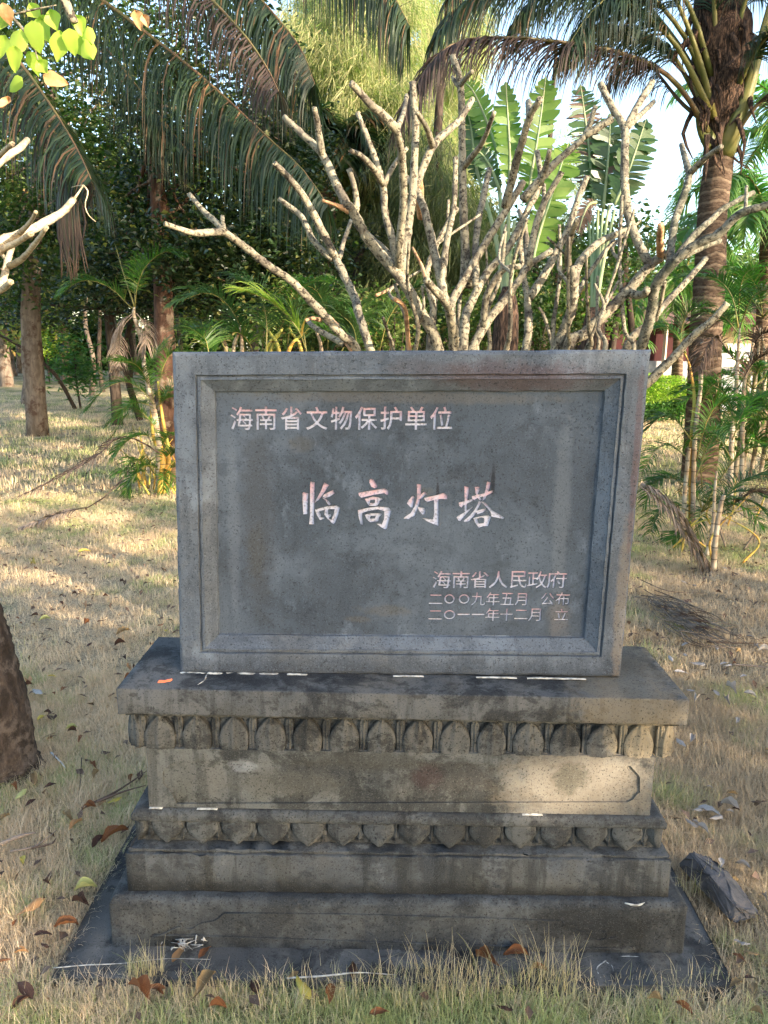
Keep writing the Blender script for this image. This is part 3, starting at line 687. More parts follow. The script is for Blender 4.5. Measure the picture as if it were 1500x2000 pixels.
pl = stonebox('plinth_slab', M['plinth'], MON, -.900, .873, -.259, .63, -.07, .0105, .003, 2, -.006, wear=.0018)
# incised scroll outline on the base block
mb = MB()
def line(pts, y=-.1515, r=.0022): tube(mb, [P(a, b, y) for a, b in pts], [r, r], 6, n=max(6, len(pts) * 3))
line([(440, 1781), (700, 1786), (1000, 1797), (1098, 1802)]); line([(1098, 1802), (1120, 1818), (1145, 1824), (1165, 1838), (1182, 1836), (1186, 1826), (1176, 1822)])
line([(1182, 1836), (1205, 1836), (1222, 1850), (1240, 1856)]); line([(300, 1828), (330, 1823), (600, 1834), (900, 1846), (1240, 1857)])
line([(440, 1781), (420, 1796), (395, 1800), (372, 1812), (356, 1806), (352, 1798), (362, 1796)]); line([(356, 1806), (338, 1812), (318, 1822), (300, 1828)])
mb.build('scroll_relief', M['base'], bs)
for o in (sl, lip, band, wa, lo, f2, bk, bs, pl): o.parent = MON
# mortar in the joints
def mortar(segs, z, y, th, parent=MON):
    mb = MB()
    for a, b in segs:
        n_ = 9; xs_ = np.linspace(a, b, n_); t = RNG.uniform(.3, 1., n_) * th; t[0] = t[-1] = th * .15
        V = []; F = []
        for i, x in enumerate(xs_): V += [(x, y + RNG.normal() * .0006, z), (x, y - .004, z + t[i] * .4), (x, y + .006, z + t[i])]
        for i in range(n_ - 1):
            for k in range(2): F.append((i * 3 + k, (i + 1) * 3 + k, (i + 1) * 3 + k + 1, i * 3 + k + 1))
        mb.add(V, F)
    o = mb.build('mortar', M['mortar'], parent); o['kind'] = 'stuff'; return o
def xa(px, py, y): return P(px, py, y).x
mortar([(xa(a, 1318, -.01), xa(b, 1318, -.01)) for a, b in ((350, 405), (404, 436))], Z0 + .0006, -.014, .004)
mortar([(xa(a, 1320, -.01), xa(b, 1320, -.01)) for a, b in ((436, 500), (505, 545), (560, 600), (768, 828), (930, 1010), (1030, 1145))], Z0 + .0006, -.010, .0024)
mortar([(xa(a, 1580, -.09), xa(b, 1580, -.09)) for a, b in ((292, 318), (385, 425), (1020, 1060))], zz(-.3555), -.0925, .0018)
mb = MB()
for pts in ([(1190, 1872), (1180, 1880), (1166, 1892), (1172, 1908), (1184, 1922)], [(1180, 1878), (1195, 1888), (1198, 1902)], [(1192, 1868), (1260, 1871), (1320, 1870)], [(1220, 1764), (1245, 1768), (1262, 1762)], [(404, 1318), (398, 1330), (386, 1338)]):
    z = .0112 if pts[0][1] > 1800 else (zz(-.5835) if pts[0][1] > 1700 else Z0 + .001)
    tube(mb, [G(a, b, z) for a, b in pts], [.002, .004, .0015], 5, jit=.3, flat=.5)
o = mb.build('mortar', M['mortar'], MON); o['kind'] = 'stuff'

# orange scrap on the slab
mb = MB(); q = G(318, 1332, Z0 + .003)
tube(mb, [q + Vector((-.012, -.004, 0)), q + Vector((.004, 0, .001)), q + Vector((.022, .010, .003))], [.006, .0045, .003], 5, jit=.25, flat=.5)
tag(mb.build('plastic_scrap', M['orange'], smooth=False), 'small orange plastic scrap lying on the left of the top ledge', 'scrap')

# ------------------------------------------------------------------ palm fronds
def frond_arrays(pts, nl, L, width, droop=.6, fwd=.5, gap=.12, K=4, lmin=.35, jitter=.12, vee=.25, cut=0., tipshort=.5, taper_in=.12):
    """leaflets along a rachis polyline, both sides, each a drooping ribbon"""
    R_ = resample(pts, nl * 2 + 1); T = unit(np.gradient(R_, axis=0)); tt = np.linspace(0, 1, len(R_))
    sel = tt > gap; R_, T, tt = R_[sel], T[sel], tt[sel]
    up = np.array([0, 0, 1.]); side = np.cross(T, up); bad = np.linalg.norm(side, axis=1) < .25
    side[bad] = np.array([1., .3, 0]); side = unit(side); nrm = unit(np.cross(side, T)); S = []
    for sg in (-1, 1):
        k = RNG.uniform(size=len(R_)) > cut; r, t, sd, n_, q = R_[k], T[k], side[k] * sg, nrm[k], tt[k]; N = len(r)
        prof_ = np.interp(q, [0, gap + taper_in, .55, .85, 1], [lmin, .8, 1, .8, tipshort]); LL = L * prof_ * RNG.uniform(1 - jitter * 1.6, 1 + jitter, N)
        d0 = unit(sd * (1 - .35 * fwd * (0.5 + q))[:, None] + t * (fwd * (.5 + q))[:, None] + n_ * vee + RNG.normal(size=(N, 3)) * jitter)
        p = r.copy(); d = d0; A = np.zeros((N, K + 1, 2, 3)); dr = droop * RNG.uniform(.7, 1.3, N)
        for j in range(K + 1):
            wq = width * (1 - (j / K) ** 1.6) * (.75 if j == 0 else 1) + .0006
            wd_ = unit(np.cross(d, up) + RNG.normal(size=(N, 3)) * .25); wd_ = wd_ * .4 + t * .8; wd_ = unit(wd_ - d * (wd_ * d).sum(1, keepdims=True))
            A[:, j, 0] = p - wd_ * wq / 2; A[:, j, 1] = p + wd_ * wq / 2
            p = p + d * (LL / K)[:, None]; d = unit(d - up * (dr / K * (1.1 + j * .5))[:, None])
        S.append(A)
    return np.concatenate(S)
def big_frond(tree, px_pts, Y0, Y1, nl, L, width, mat, rmat, r0=.022, **kw):
    Ys = np.linspace(Y0, Y1, len(px_pts)); pts = [P(a, b, y) for (a, b), y in zip(px_pts, Ys)]
    mb = MB(); tube(mb, pts, [r0, r0 * .6, r0 * .35, .004], 6, n=18)
    f = mb.build('frond', rmat); setparent(f, tree)
    l = strips('leaflets', frond_arrays(pts, nl, L, width, **kw), mat, f); l['kind'] = 'stuff'
    return f
def small_frond(tree, pts, nl, L, width, mat, rmat, r0=.006, name='frond', **kw):
    mb = MB(); tube(mb, pts, [r0, r0 * .6, .0015], 5, n=10); S = frond_arrays(pts, nl, L, width, **kw)
    N, K = S.shape[:2]; idx = np.arange(N * K * 2).reshape(N, K, 2)
    F = np.stack([idx[:, :-1, 0], idx[:, :-1, 1], idx[:, 1:, 1], idx[:, 1:, 0]], -1).reshape(-1, 4)
    mb.add(S.reshape(-1, 3), F.tolist(), 1); o = mb.build(name, [rmat, mat]); setparent(o, tree); return o
def arc(p0, az, L, rise, droop, n=6):
    """arching rachis from p0: azimuth, length, start elevation and how far it bends over"""
    pts = [np.array(p0, float)]; el = rise; st = L / (n - 1)
    for i in range(n - 1):
        d = np.array([math.cos(az) * math.cos(el), math.sin(az) * math.cos(el), math.sin(el)])
        pts.append(pts[-1] + d * st); el -= droop / (n - 1) * (1 + .35 * i)
    return pts

# coconut palm on the right, trunk and crown in view
YP = 7.6
b0 = P(1368, 905, YP); t0 = thing('coconut_palm', 'coconut palm with ringed brown trunk and drooping dark fronds, right of the monument', 'palm tree', (b0.x, YP, 0))
mb = MB(); tube(mb, [Vector((b0.x, YP, -.1)), P(1374, 780, YP), P(1378, 660, YP), P(1386, 540, YP), P(1391, 420, YP), P(1402, 330, YP), P(1408, 250, YP)], [.21, .20, .185, .18, .165, .165, .16], 16, n=60, jit=.018)
setparent(mb.build('trunk', M['coco_trunk']), t0)
mb = MB(); tube(mb, [P(1408, 300, YP), P(1411, 240, YP), P(1412, 150, YP), P(1405, 40, YP), P(1400, -80, YP)], [.16, .24, .32, .30, .15], 14, n=24, jit=.10)
for k in range(46):
    px = RNG.uniform(1345, 1465); py = RNG.uniform(20, 280); a = P(px, py, YP - .2 + RNG.uniform(-.15, .15)); l = RNG.uniform(.2, .6)
    tube(mb, [a, a + Vector((RNG.normal() * .08, -.05, -l * .5)), a + Vector((RNG.normal() * .12, -.08, -l))], [.035, .022, .006], 5, n=5, flat=.4, jit=.2)
o = mb.build('fibre_sheath', M['husk']); o['kind'] = 'stuff'; setparent(o, t0)
mb = MB(); tube(mb, [P(1410, 300, YP - .1), P(1432, 255, YP - .2), P(1458, 190, YP - .25), P(1485, 90, YP - .3), P(1510, 0, YP - .3), P(1530, -80, YP - .3)], [.15, .10, .07, .055, .05, .04], 8, n=18, flat=.5)
tube(mb, [P(1392, 285, YP - .15), P(1372, 250, YP - .2), P(1362, 205, YP - .25)], [.10, .07, .03], 8, n=8, flat=.5)
setparent(mb.build('leaf_base', M['petiole']), t0)
R = dict(droop=2.3, fwd=.9, gap=.28, vee=-.2, jitter=.13, K=5, cut=.12)
big_frond(t0, [(1382, 258), (1352, 205), (1318, 160), (1275, 128), (1200, 100), (1110, 84), (1010, 74), (920, 76), (860, 102), (812, 165), (780, 235)], 7.4, 5.6, 130, .80, .0165, M['coco_brown'], M['petiole_dark'], .035, **R)
big_frond(t0, [(1385, 215), (1355, 150), (1318, 85), (1262, 30), (1180, -15), (1080, -40), (980, -32), (900, 10), (858, 60)], 7.3, 6.2, 130, .95, .0165, M['coco_leaf'], M['petiole'], .04, **R)
big_frond(t0, [(1375, 200), (1345, 120), (1290, 40), (1230, -20), (1150, -70), (1060, -70), (960, -60)], 7.6, 8.6, 120, 1.0, .0165, M['coco_leaf'], M['petiole'], .04, **R)
big_frond(t0, [(1395, 230), (1370, 130), (1330, 20), (1290, -40), (1220, -30), (1150, 30), (1110, 90)], 7.4, 6.4, 80, .85, .0165, M['coco_leaf'], M['petiole'], .04, droop=3.2, fwd=.6, gap=.35, vee=-.3, K=5)
big_frond(t0, [(1400, 200), (1398, 80), (1390, -40), (1360, -120), (1300, -150), (1200, -130)], 7.5, 7.0, 75, 1.0, .0165, M['coco_leaf'], M['petiole'], .04, **R)
big_frond(t0, [(1378, 240), (1330, 200), (1290, 150), (1262, 118), (1225, 120), (1190, 160)], 7.7, 8.4, 60, .60, .0165, M['coco_brown'], M['petiole_dark'], .03, **R)
big_frond(t0, [(1440, 255), (1470, 215), (1510, 180), (1560, 175), (1620, 220)], 7.4, 7.0, 50, .7, .0165, M['coco_brown'], M['petiole_dark'], .035, **R)
big_frond(t0, [(1420, 160), (1440, 60), (1470, -30), (1530, -90), (1600, -60), (1680, 40)], 7.5, 6.8, 70, .9, .0165, M['coco_leaf'], M['petiole'], .04, **R)

for pts_ in ([(1385, 180), (1330, 60), (1240, -30), (1130, -55), (1040, 0), (1000, 60)], [(1390, 150), (1350, 20), (1280, -70), (1180, -110), (1060, -120), (930, -70), (880, -10)], [(1380, 230), (1340, 150), (1300, 90), (1240, 60), (1170, 50), (1120, 80)], [(1420, 120), (1450, 0), (1490, -60), (1560, -40), (1600, 60)], [(1430, 200), (1470, 110), (1520, 60), (1590, 100)]):
    big_frond(t0, pts_, 7.5 + RNG.uniform(-.2, .2), 7.0 + RNG.uniform(-.8, .8), 100, .8, .0165, M['coco_leaf'], M['petiole'], .035, **R)

# palm whose trunk stands outside the frame on the left
t1 = thing('coconut_palm', 'coconut palm beyond the left edge, its long brown-tipped fronds hanging across the top left', 'palm tree', (P(-420, 900, 6.4).x, 6.4, 0))
mb = MB(); tube(mb, [P(-420, 905, 6.4) * 1, P(-400, 500, 6.4), P(-330, 100, 6.4), P(-240, -260, 6.4)], [.2, .17, .15, .15], 14, n=40, jit=.015)
setparent(mb.build('trunk', M['coco_trunk']), t1)
H = dict(droop=3.4, fwd=.45, gap=.05, vee=-.6, jitter=.13, K=5, cut=.1)
big_frond(t1, [(-240, -230), (-60, -180), (130, -50), (260, 45), (370, 130), (450, 200), (530, 275), (590, 330), (640, 400)], 6.4, 5.2, 165, .98, .0165, M['coco_leaf'], M['petiole_dark'], .03, **H)
big_frond(t1, [(-240, -240), (20, -260), (240, -190), (400, -90), (490, -20), (545, 40), (590, 100), (615, 165)], 6.4, 5.8, 150, 1.1, .0165, M['coco_leaf'], M['petiole_dark'], .03, **H)
big_frond(t1, [(-240, -230), (40, -210), (250, -120), (380, -30), (470, 60), (520, 130), (545, 180)], 6.2, 5.0, 80, .8, .0165, M['coco_brown'], M['petiole_dark'], .03, **{**H, 'cut': .35})
big_frond(t1, [(-240, -220), (-120, -90), (-30, 40), (45, 130), (105, 215), (150, 290), (178, 350)], 6.0, 4.6, 120, .85, .017, M['coco_leaf'], M['petiole_dark'], .03, **H)
big_frond(t1, [(-240, -220), (-140, -60), (-60, 60), (30, 160), (90, 240), (160, 320), (185, 370)], 6.1, 4.9, 60, .75, .0165, M['coco_brown'], M['petiole_dark'], .03, **H)
big_frond(t1, [(-240, -230), (0, -120), (120, 0), (220, 110), (300, 210), (370, 300)], 6.8, 6.8, 120, .9, .0165, M['coco_leaf'], M['petiole_dark'], .03, **{**H, 'cut': .25})
big_frond(t1, [(-240, -260), (100, -330), (380, -300), (560, -200), (680, -100), (760, -20), (800, 50)], 6.5, 6.2, 140, 1.0, .0165, M['coco_leaf'], M['petiole_dark'], .03, **H)
mb = MB()
for k in range(26):                                   # the limp brown bundle below the frond's tip
    a = P(RNG.uniform(110, 150), RNG.uniform(330, 380), 4.8); tube(mb, [a, a + Vector((RNG.normal() * .03, 0, -.35)), a + Vector((.03 + RNG.normal() * .05, 0, -RNG.uniform(.55, .85)))], [.009, .012, .003], 4, n=5, flat=.3)
o = mb.build('hanging_leaflets', M['coco_brown']); o['kind'] = 'stuff'; setparent(o, t1)

# coconut palms further back on the right
def far_palm(px, py_crown, py_base, Y, nf, L, label, mat, lean=0, seed=0, wdt=.05):
    base = P(px + lean, 683, Y); c = P(px, py_crown, Y)
    t = thing('coconut_palm', label, 'palm tree', (base.x, Y, 0)); mb = MB()
    tube(mb, [Vector((base.x, Y, -.1)), Vector(((base.x + c.x) / 2, Y, c.z / 2)), c], [.18, .14, .13], 10, n=20, jit=.02); setparent(mb.build('trunk', M['coco_trunk']), t)
    for k in range(nf):
        az = 2 * math.pi * (k + RNG.uniform(-.3, .3)) / nf; pts = arc(c, az, L * RNG.uniform(.85, 1.1), RNG.uniform(.1, 1.15), RNG.uniform(1.0, 1.8), 8)
        mbf = MB(); tube(mbf, pts, [.03, .015, .005], 5, n=12); f = mbf.build('frond', M['petiole']); setparent(f, t)
        l = strips('leaflets', frond_arrays(pts, 46, .75, wdt, droop=1.1, fwd=.5, gap=.14, vee=.1), mat, f); l['kind'] = 'stuff'
    return t
far_palm(1500, 440, 700, 13.5, 15, 2.7, 'bright green coconut palm behind the ringed palm trunk, at the right edge', M['coco_bright'])
far_palm(1560, 250, 740, 17, 14, 3.4, 'taller sunlit palm reaching in from the right edge, above the other palms', M['coco_bright'])
far_palm(1330, 560, 700, 19, 12, 2.6, 'distant palm with grey drooping fronds between the banana-like fan and the ringed trunk', M['coco_bright'], wdt=.05)
far_palm(640, 290, 700, 11.5, 12, 1.3, 'small dark-leaved palm standing in front of the feathery trees, above the tablet', M['coco_leaf'], wdt=.06)

# ------------------------------------------------------------------ traveller's palms
def paddle(tree, mid_px, wpx, Y0, Y1, mat, name='leaf', tear=.5, curl=.4, nstrip=62, brown=None, facing=.0):
    Ys = np.linspace(Y0, Y1, len(mid_px)); pts = np.array([P(a, b, y) for (a, b), y in zip(mid_px, Ys)]); R_ = resample(pts, nstrip * 2 + 1)
    T = unit(np.gradient(R_, axis=0)); wd = wpx * pxscale((Y0 + Y1) / 2)
    mb = MB(); tube(mb, pts, [.016, .010, .004], 6, n=16); view = np.array([0, -1., 0])
    for sg in (-1, 1):
        i = 0
        while i < len(R_) - 2:
            run = int(RNG.integers(1, 4)) if RNG.uniform() < tear else int(RNG.integers(4, 9)); j = min(len(R_) - 1, i + run); q = (i + j) / 2 / (len(R_) - 1)
            prof_ = np.interp(q, [0, .07, .3, .7, .92, 1], [.15, .62, 1, .95, .5, .05]) * RNG.uniform(.84, 1.06)
            s = np.cross(T[(i + j) // 2], view); s = unit(s) * sg; s = unit(s + np.array([0, RNG.uniform(-.3, .3) + facing, 0]) + T[(i + j) // 2] * RNG.uniform(.3, .5))
            dr = RNG.uniform(.1, 1) * curl; K = 4; V = []
            for k in range(K + 1):
                u = k / K; off = s * wd * prof_ * u + np.array([0, 0, -dr * wd * u * u * .8]) + T[(i + j) // 2] * 0
                sh = 1 if k < K else -.3; m_ = (R_[i] + R_[j]) / 2
                g_ = 1.0
                V += [m_ + (R_[i] - m_) * sh * g_ + off, m_ + (R_[j] - m_) * (1.15 if k else 1) + off]
            mb.add(V, [(2 * k, 2 * k + 1, 2 * k + 3, 2 * k + 2) for k in range(K)], 2 if (brown and RNG.uniform() < brown) else 1); i = j
    o = mb.build(name, [M['petiole_pale'], mat, M['dead_brown']]); setparent(o, tree); return o
def petioles(tree, base_px, tops, Y, mat, r=.02):
    for (a, b), Yt in tops:
        mb = MB(); p0 = P(*base_px, Y); p1 = P(a, b, Yt); tube(mb, [p0, p0 * .5 + p1 * .5 + Vector(((p0.x - p1.x) * .15, 0, 0)), p1], [r * 1.4, r, r * .6], 7, n=10)
        setparent(mb.build('petiole', mat), tree)
YT = 5.6
tr = thing('travellers_palm', "traveller's palm with bright sunlit torn paddle leaves behind the bare branches", 'palm', (P(985, 683, YT).x, YT, 0))
mb = MB(); b = P(985, 683, YT); tube(mb, [Vector((b.x, YT, -.05)), P(988, 640, YT), P(992, 560, YT)], [.14, .12, .05], 10, n=10, jit=.04); setparent(mb.build('trunk', M['husk']), tr)
petioles(tr, (988, 600), [((1034, 400), YT), ((1046, 500), YT - .2), ((995, 370), YT), ((968, 300), YT + .2), ((930, 330), YT + .3), ((1005, 430), YT)], YT, M['petiole_pale'], .022)
paddle(tr, [(1030, 400), (1038, 340), (1050, 270), (1060, 200), (1066, 150)], 36, YT, YT - .1, M['travel'], tear=.45)
paddle(tr, [(1040, 510), (1055, 450), (1078, 380), (1100, 310), (1110, 280)], 38, YT - .2, YT - .3, M['travel'], tear=.6)
paddle(tr, [(995, 360), (996, 300), (992, 230), (988, 160)], 28, YT, YT, M['travel'], tear=.12)
paddle(tr, [(972, 300), (952, 240), (925, 180), (905, 158)], 26, YT + .2, YT + .2, M['travel'], tear=.7)
paddle(tr, [(935, 350), (926, 300), (920, 250), (912, 215)], 26, YT + .3, YT + .3, M['travel_dark'], tear=.3)
paddle(tr, [(975, 370), (960, 330), (940, 300), (922, 290)], 22, YT + .1, YT + .1, M['travel_dark'], tear=.5)
tr = thing('travellers_palm', "darker traveller's palm with shredded brown-edged leaves, between the pale stems and the ringed palm trunk", 'palm', (P(1158, 683, YT).x, YT - .1, 0))
mb = MB(); b = P(1158, 683, YT - .1); tube(mb, [Vector((b.x, YT - .1, -.05)), P(1158, 660, YT - .1), P(1160, 600, YT - .1)], [.13, .11, .05], 10, n=10, jit=.04); setparent(mb.build('trunk', M['husk']), tr)
petioles(tr, (1158, 640), [((1158, 420), YT), ((1168, 410), YT), ((1178, 405), YT - .1), ((1190, 400), YT - .1), ((1200, 410), YT - .2), ((1150, 430), YT)], YT - .1, M['petiole_pale'], .02)
paddle(tr, [(1160, 402), (1155, 340), (1148, 270), (1140, 210), (1134, 165)], 34, YT, YT, M['travel_dark'], tear=.85, curl=.6, brown=.28)
paddle(tr, [(1178, 408), (1184, 350), (1190, 280), (1192, 222)], 38, YT - .1, YT - .1, M['travel_dark'], tear=.15, brown=.06)
paddle(tr, [(1200, 400), (1222, 350), (1243, 290), (1262, 232)], 38, YT - .2, YT - .25, M['travel_dark'], tear=.08, brown=.04)
paddle(tr, [(1165, 395), (1150, 400), (1138, 425), (1130, 455)], 18, YT - .3, YT - .35, M['dead_brown'], name='dead_leaf', tear=.3)

# ------------------------------------------------------------------ frangipani trees
def frangipani(root, specs, base_w, mat, hidden=[], Yd=(.7, 1.7), gap=14):
    done = []                                 # (px, py, Y)
    for sp_ in specs:
        pts, r0, r1 = sp_[0], sp_[1], sp_[2]; mt = sp_[3] if len(sp_) > 3 else mat
        a = pts[0]; best = None
        for q in done:
            dd = math.hypot(q[0] - a[0], q[1] - a[1])
            if dd < gap and (best is None or dd < best[0]): best = (dd, q)
        Y0 = best[1][2] if best else RNG.uniform(*Yd) * .55 + .45 * (Yd[0] + Yd[1]) / 2
        Y1 = min(Yd[1] + .35, max(Yd[0] - .3, Y0 + RNG.uniform(-.45, .45)))
        Ys = np.linspace(Y0, Y1, len(pts)); W = [P(x, y, yy) for (x, y), yy in zip(pts, Ys)]
        kk = .80 if r0 < 11.5 and mat is not M['frangi_pale'] else .74; rr0 = r0 * kk * pxscale(Y0); rr1 = r1 * kk * pxscale(Y1)
        if not best and a[1] > 640 and base_w is not None: W = [base_w + Vector((RNG.normal() * .05, RNG.normal() * .05, 0)), base_w * .35 + W[0] * .65 - Vector((0, 0, .08))] + W; rad_ = [rr0 * 1.5, rr0 * 1.2] + list(np.linspace(rr0, rr1, len(pts)))
        else: rad_ = list(np.linspace(rr0, rr1, len(pts)))
        mb = MB(); n_ = max(10, int(sum((W[i + 1] - W[i]).length for i in range(len(W) - 1)) / .022))
        n_ = min(n_, 70); tube(mb, W, rad_ + [rad_[-1] * .93], 9, n=n_, jit=.07)
        # leaf scars: small knobs
        RS = resample(W, n_); 
        for k in range(int(n_ * .9)):
            i = int(RNG.integers(n_ // 5, n_)); rr = np.interp(i / n_, np.linspace(0, 1, len(rad_)), rad_); a_ = RNG.uniform(0, 6.28)
            c_ = RS[i] + np.array([math.cos(a_), -abs(math.sin(a_)) * .7, math.sin(a_) * .4]) * rr * .92; s_ = rr * RNG.uniform(.16, .32)
            v = [c_ + np.array(d) * s_ for d in ((1, 0, 0), (-1, 0, 0), (0, 1, 0), (0, -1, 0), (0, 0, 1), (0, 0, -1))]
            mb.add(v, [(0, 2, 4), (2, 1, 4), (1, 3, 4), (3, 0, 4), (2, 0, 5), (1, 2, 5), (3, 1, 5), (0, 3, 5)])
        o = mb.build('broken_stub' if mt is M['broken'] else 'branch', mt); setparent(o, root)
        RP_ = resample([(x, y, 0) for x, y in pts], 24); YY = np.linspace(Y0, Y1, 24)
        done += [(p[0], p[1], yy) for p, yy in zip(RP_, YY)]
bw1 = Vector((P(880, 683, 1.25).x, 1.25, 0))
fr = thing('frangipani_tree', 'big leafless frangipani with many forked spotted branches fanning out behind the tablet', 'tree', (bw1.x, 1.25, 0))
mb = MB(); tube(mb, [bw1 - Vector((0, 0, .05)), bw1 + Vector((0, 0, .35)), bw1 + Vector((.02, 0, .8))], [.10, .085, .07], 12, n=12, jit=.04); setparent(mb.build('trunk', M['frangi']), fr)
BR = M['broken']
specs1 = [
 ([(857, 690), (818, 604), (785, 547), (740, 493), (716, 463), (695, 424), (680, 400)], 15, 12), ([(680, 404), (659, 364), (629, 301), (590, 262), (555, 229)], 12, 8),
 ([(629, 302), (620, 241), (614, 211)], 9, 6.5), ([(690, 418), (697, 400), (692, 364), (681, 330)], 9, 6), ([(682, 412), (660, 402), (629, 391)], 9, 4, BR),
 ([(785, 540), (779, 526), (761, 499), (737, 475), (716, 455)], 9, 7), ([(779, 530), (776, 514), (764, 460), (752, 415), (749, 364), (740, 331), (722, 280), (698, 220)], 11, 6),
 ([(749, 361), (728, 328), (706, 305), (686, 295)], 8, 6), ([(752, 358), (770, 322), (795, 289)], 7, 5),
 ([(780, 532), (779, 490), (788, 400), (785, 310), (774, 250)], 10, 9), ([(774, 252), (745, 222), (728, 208), (700, 178), (686, 163)], 10, 8), ([(776, 250), (788, 220), (794, 187)], 7, 5),
 ([(785, 535), (797, 445), (806, 385), (809, 325), (812, 250), (806, 160)], 11, 8), ([(812, 360), (818, 349), (845, 286), (878, 253), (900, 232), (923, 193)], 10, 7),
 ([(845, 286), (833, 250), (815, 220)], 8, 6), ([(822, 425), (819, 385), (815, 346)], 8, 12, BR),
 ([(887, 690), (881, 625), (872, 592), (842, 559), (833, 547)], 14, 10), ([(869, 585), (851, 505), (830, 415), (812, 370), (792, 346)], 11, 8),
 ([(833, 550), (824, 520), (806, 484)], 6, 3, BR),
 ([(897, 690), (893, 660), (881, 598), (905, 550), (944, 481), (980, 424), (1022, 355)], 12, 9), ([(986, 405), (1004, 334), (1019, 280), (1034, 229), (1055, 193)], 10, 8), ([(1034, 229), (1033, 212), (1032, 199)], 8, 7),
 ([(905, 690), (909, 620), (926, 580), (950, 535), (992, 484), (1028, 415), (1055, 358), (1049, 295)], 13, 7),
 ([(1022, 390), (1064, 340), (1100, 304), (1142, 265), (1163, 208)], 11, 6), ([(1142, 265), (1170, 248), (1196, 232)], 9, 8), ([(1055, 360), (1068, 320), (1073, 295)], 8, 6),
 ([(918, 560), (911, 505), (905, 400), (903, 325), (902, 235), (899, 160), (884, 109)], 11, 7), ([(906, 325), (941, 280), (965, 220)], 8, 5.5), ([(900, 165), (912, 150), (922, 140)], 6, 5), ([(901, 175), (890, 160), (884, 150)], 6, 5),
 ([(862, 560), (872, 475), (887, 400), (890, 307)], 9, 6), ([(840, 690), (846, 600), (833, 540), (854, 475), (893, 406)], 10, 6), ([(930, 560), (929, 505), (932, 445), (944, 385), (956, 331)], 9, 7),
 ([(917, 690), (950, 631), (986, 586), (1016, 544), (1031, 520), (1060, 500), (1076, 490)], 11, 7), ([(945, 640), (950, 580), (980, 529), (1016, 520)], 9, 7),
 ([(725, 690), (700, 610), (692, 580), (656, 505)], 10, 10), ([(656, 505), (620, 433), (590, 379), (562, 345), (536, 319)], 10, 7), ([(650, 507), (614, 472), (598, 440), (584, 418), (545, 388)], 8, 6), ([(663, 505), (672, 470), (686, 430)], 6, 5),
 ([(700, 692), (668, 655), (625, 607), (570, 550), (525, 520), (475, 480), (437, 452)], 12, 9), ([(437, 452), (400, 455), (375, 455), (345, 445), (322, 437)], 9, 6), ([(437, 452), (420, 432), (400, 415), (370, 380)], 8, 6), ([(438, 452), (436, 440), (434, 422)], 6, 5),
 ([(690, 684), (668, 655), (650, 630), (628, 612)], 9, 8, BR), ([(672, 672), (640, 655), (615, 640), (602, 628)], 8, 6), ([(625, 625), (610, 622), (598, 625)], 6, 4, BR),
 ([(770, 690), (760, 655), (748, 620)], 5, 4), ([(800, 690), (795, 640), (790, 600), (770, 583)], 6, 5, BR), ([(735, 577), (750, 570), (768, 560)], 4, 3, BR),
 ([(1025, 690), (1031, 595), (1022, 535), (1013, 445)], 12, 7), ([(1034, 583), (1064, 535), (1088, 490), (1112, 442), (1130, 385), (1146, 346)], 10, 7),
 ([(1031, 520), (1046, 445), (1061, 400), (1097, 337)], 9, 7), ([(1050, 435), (1062, 400), (1062, 361)], 7, 5), ([(1031, 525), (1025, 445), (1014, 412)], 8, 6),
 ([(1082, 690), (1109, 625), (1121, 580), (1118, 520)], 14, 12), ([(1109, 515), (1109, 490), (1115, 460), (1127, 430)], 9, 7),
 ([(1120, 560), (1130, 517), (1160, 481), (1190, 463), (1226, 448)], 11, 7), ([(1115, 600), (1130, 568), (1160, 520), (1199, 469)], 8, 5), ([(1082, 690), (1075, 660), (1064, 620), (1052, 600)], 5, 4)]
for k in range(15):
    x = RNG.uniform(740, 1240); top_ = RNG.uniform(360, 560); dx = (x - 960) * .25 + RNG.normal() * 62; x1 = x + dx
    specs1.append(([(x, 700), (x + dx * .3 + RNG.normal() * 8, 640), (x + dx * .6 + RNG.normal() * 8, (640 + top_) / 2), (x1, top_)], RNG.uniform(4.5, 7.5), RNG.uniform(3, 4.5)))
    if k % 2: m_ = specs1[-1][0][2]; specs1.append(([m_, (m_[0] + RNG.choice([-1, 1]) * RNG.uniform(12, 26), m_[1] - 30), (m_[0] + RNG.normal() * 34, m_[1] - RNG.uniform(60, 110))], 4.5, 3))
frangipani(fr, specs1, bw1 + Vector((0, 0, .75)), M['frangi'], Yd=(.75, 1.6))
bw2 = Vector((P(1180, 683, 1.45).x, 1.45, 0))
fr2 = thing('frangipani_tree', 'second bare frangipani with mossy dark stems, behind the right corner of the tablet', 'tree', (bw2.x, 1.45, 0))
mb = MB(); tube(mb, [bw2 - Vector((0, 0, .05)), bw2 + Vector((0, 0, .35)), bw2 + Vector((.02, 0, .7))], [.10, .085, .06], 12, n=12, jit=.04); setparent(mb.build('trunk', M['frangi']), fr2)
MO = M['frangi_mossy']
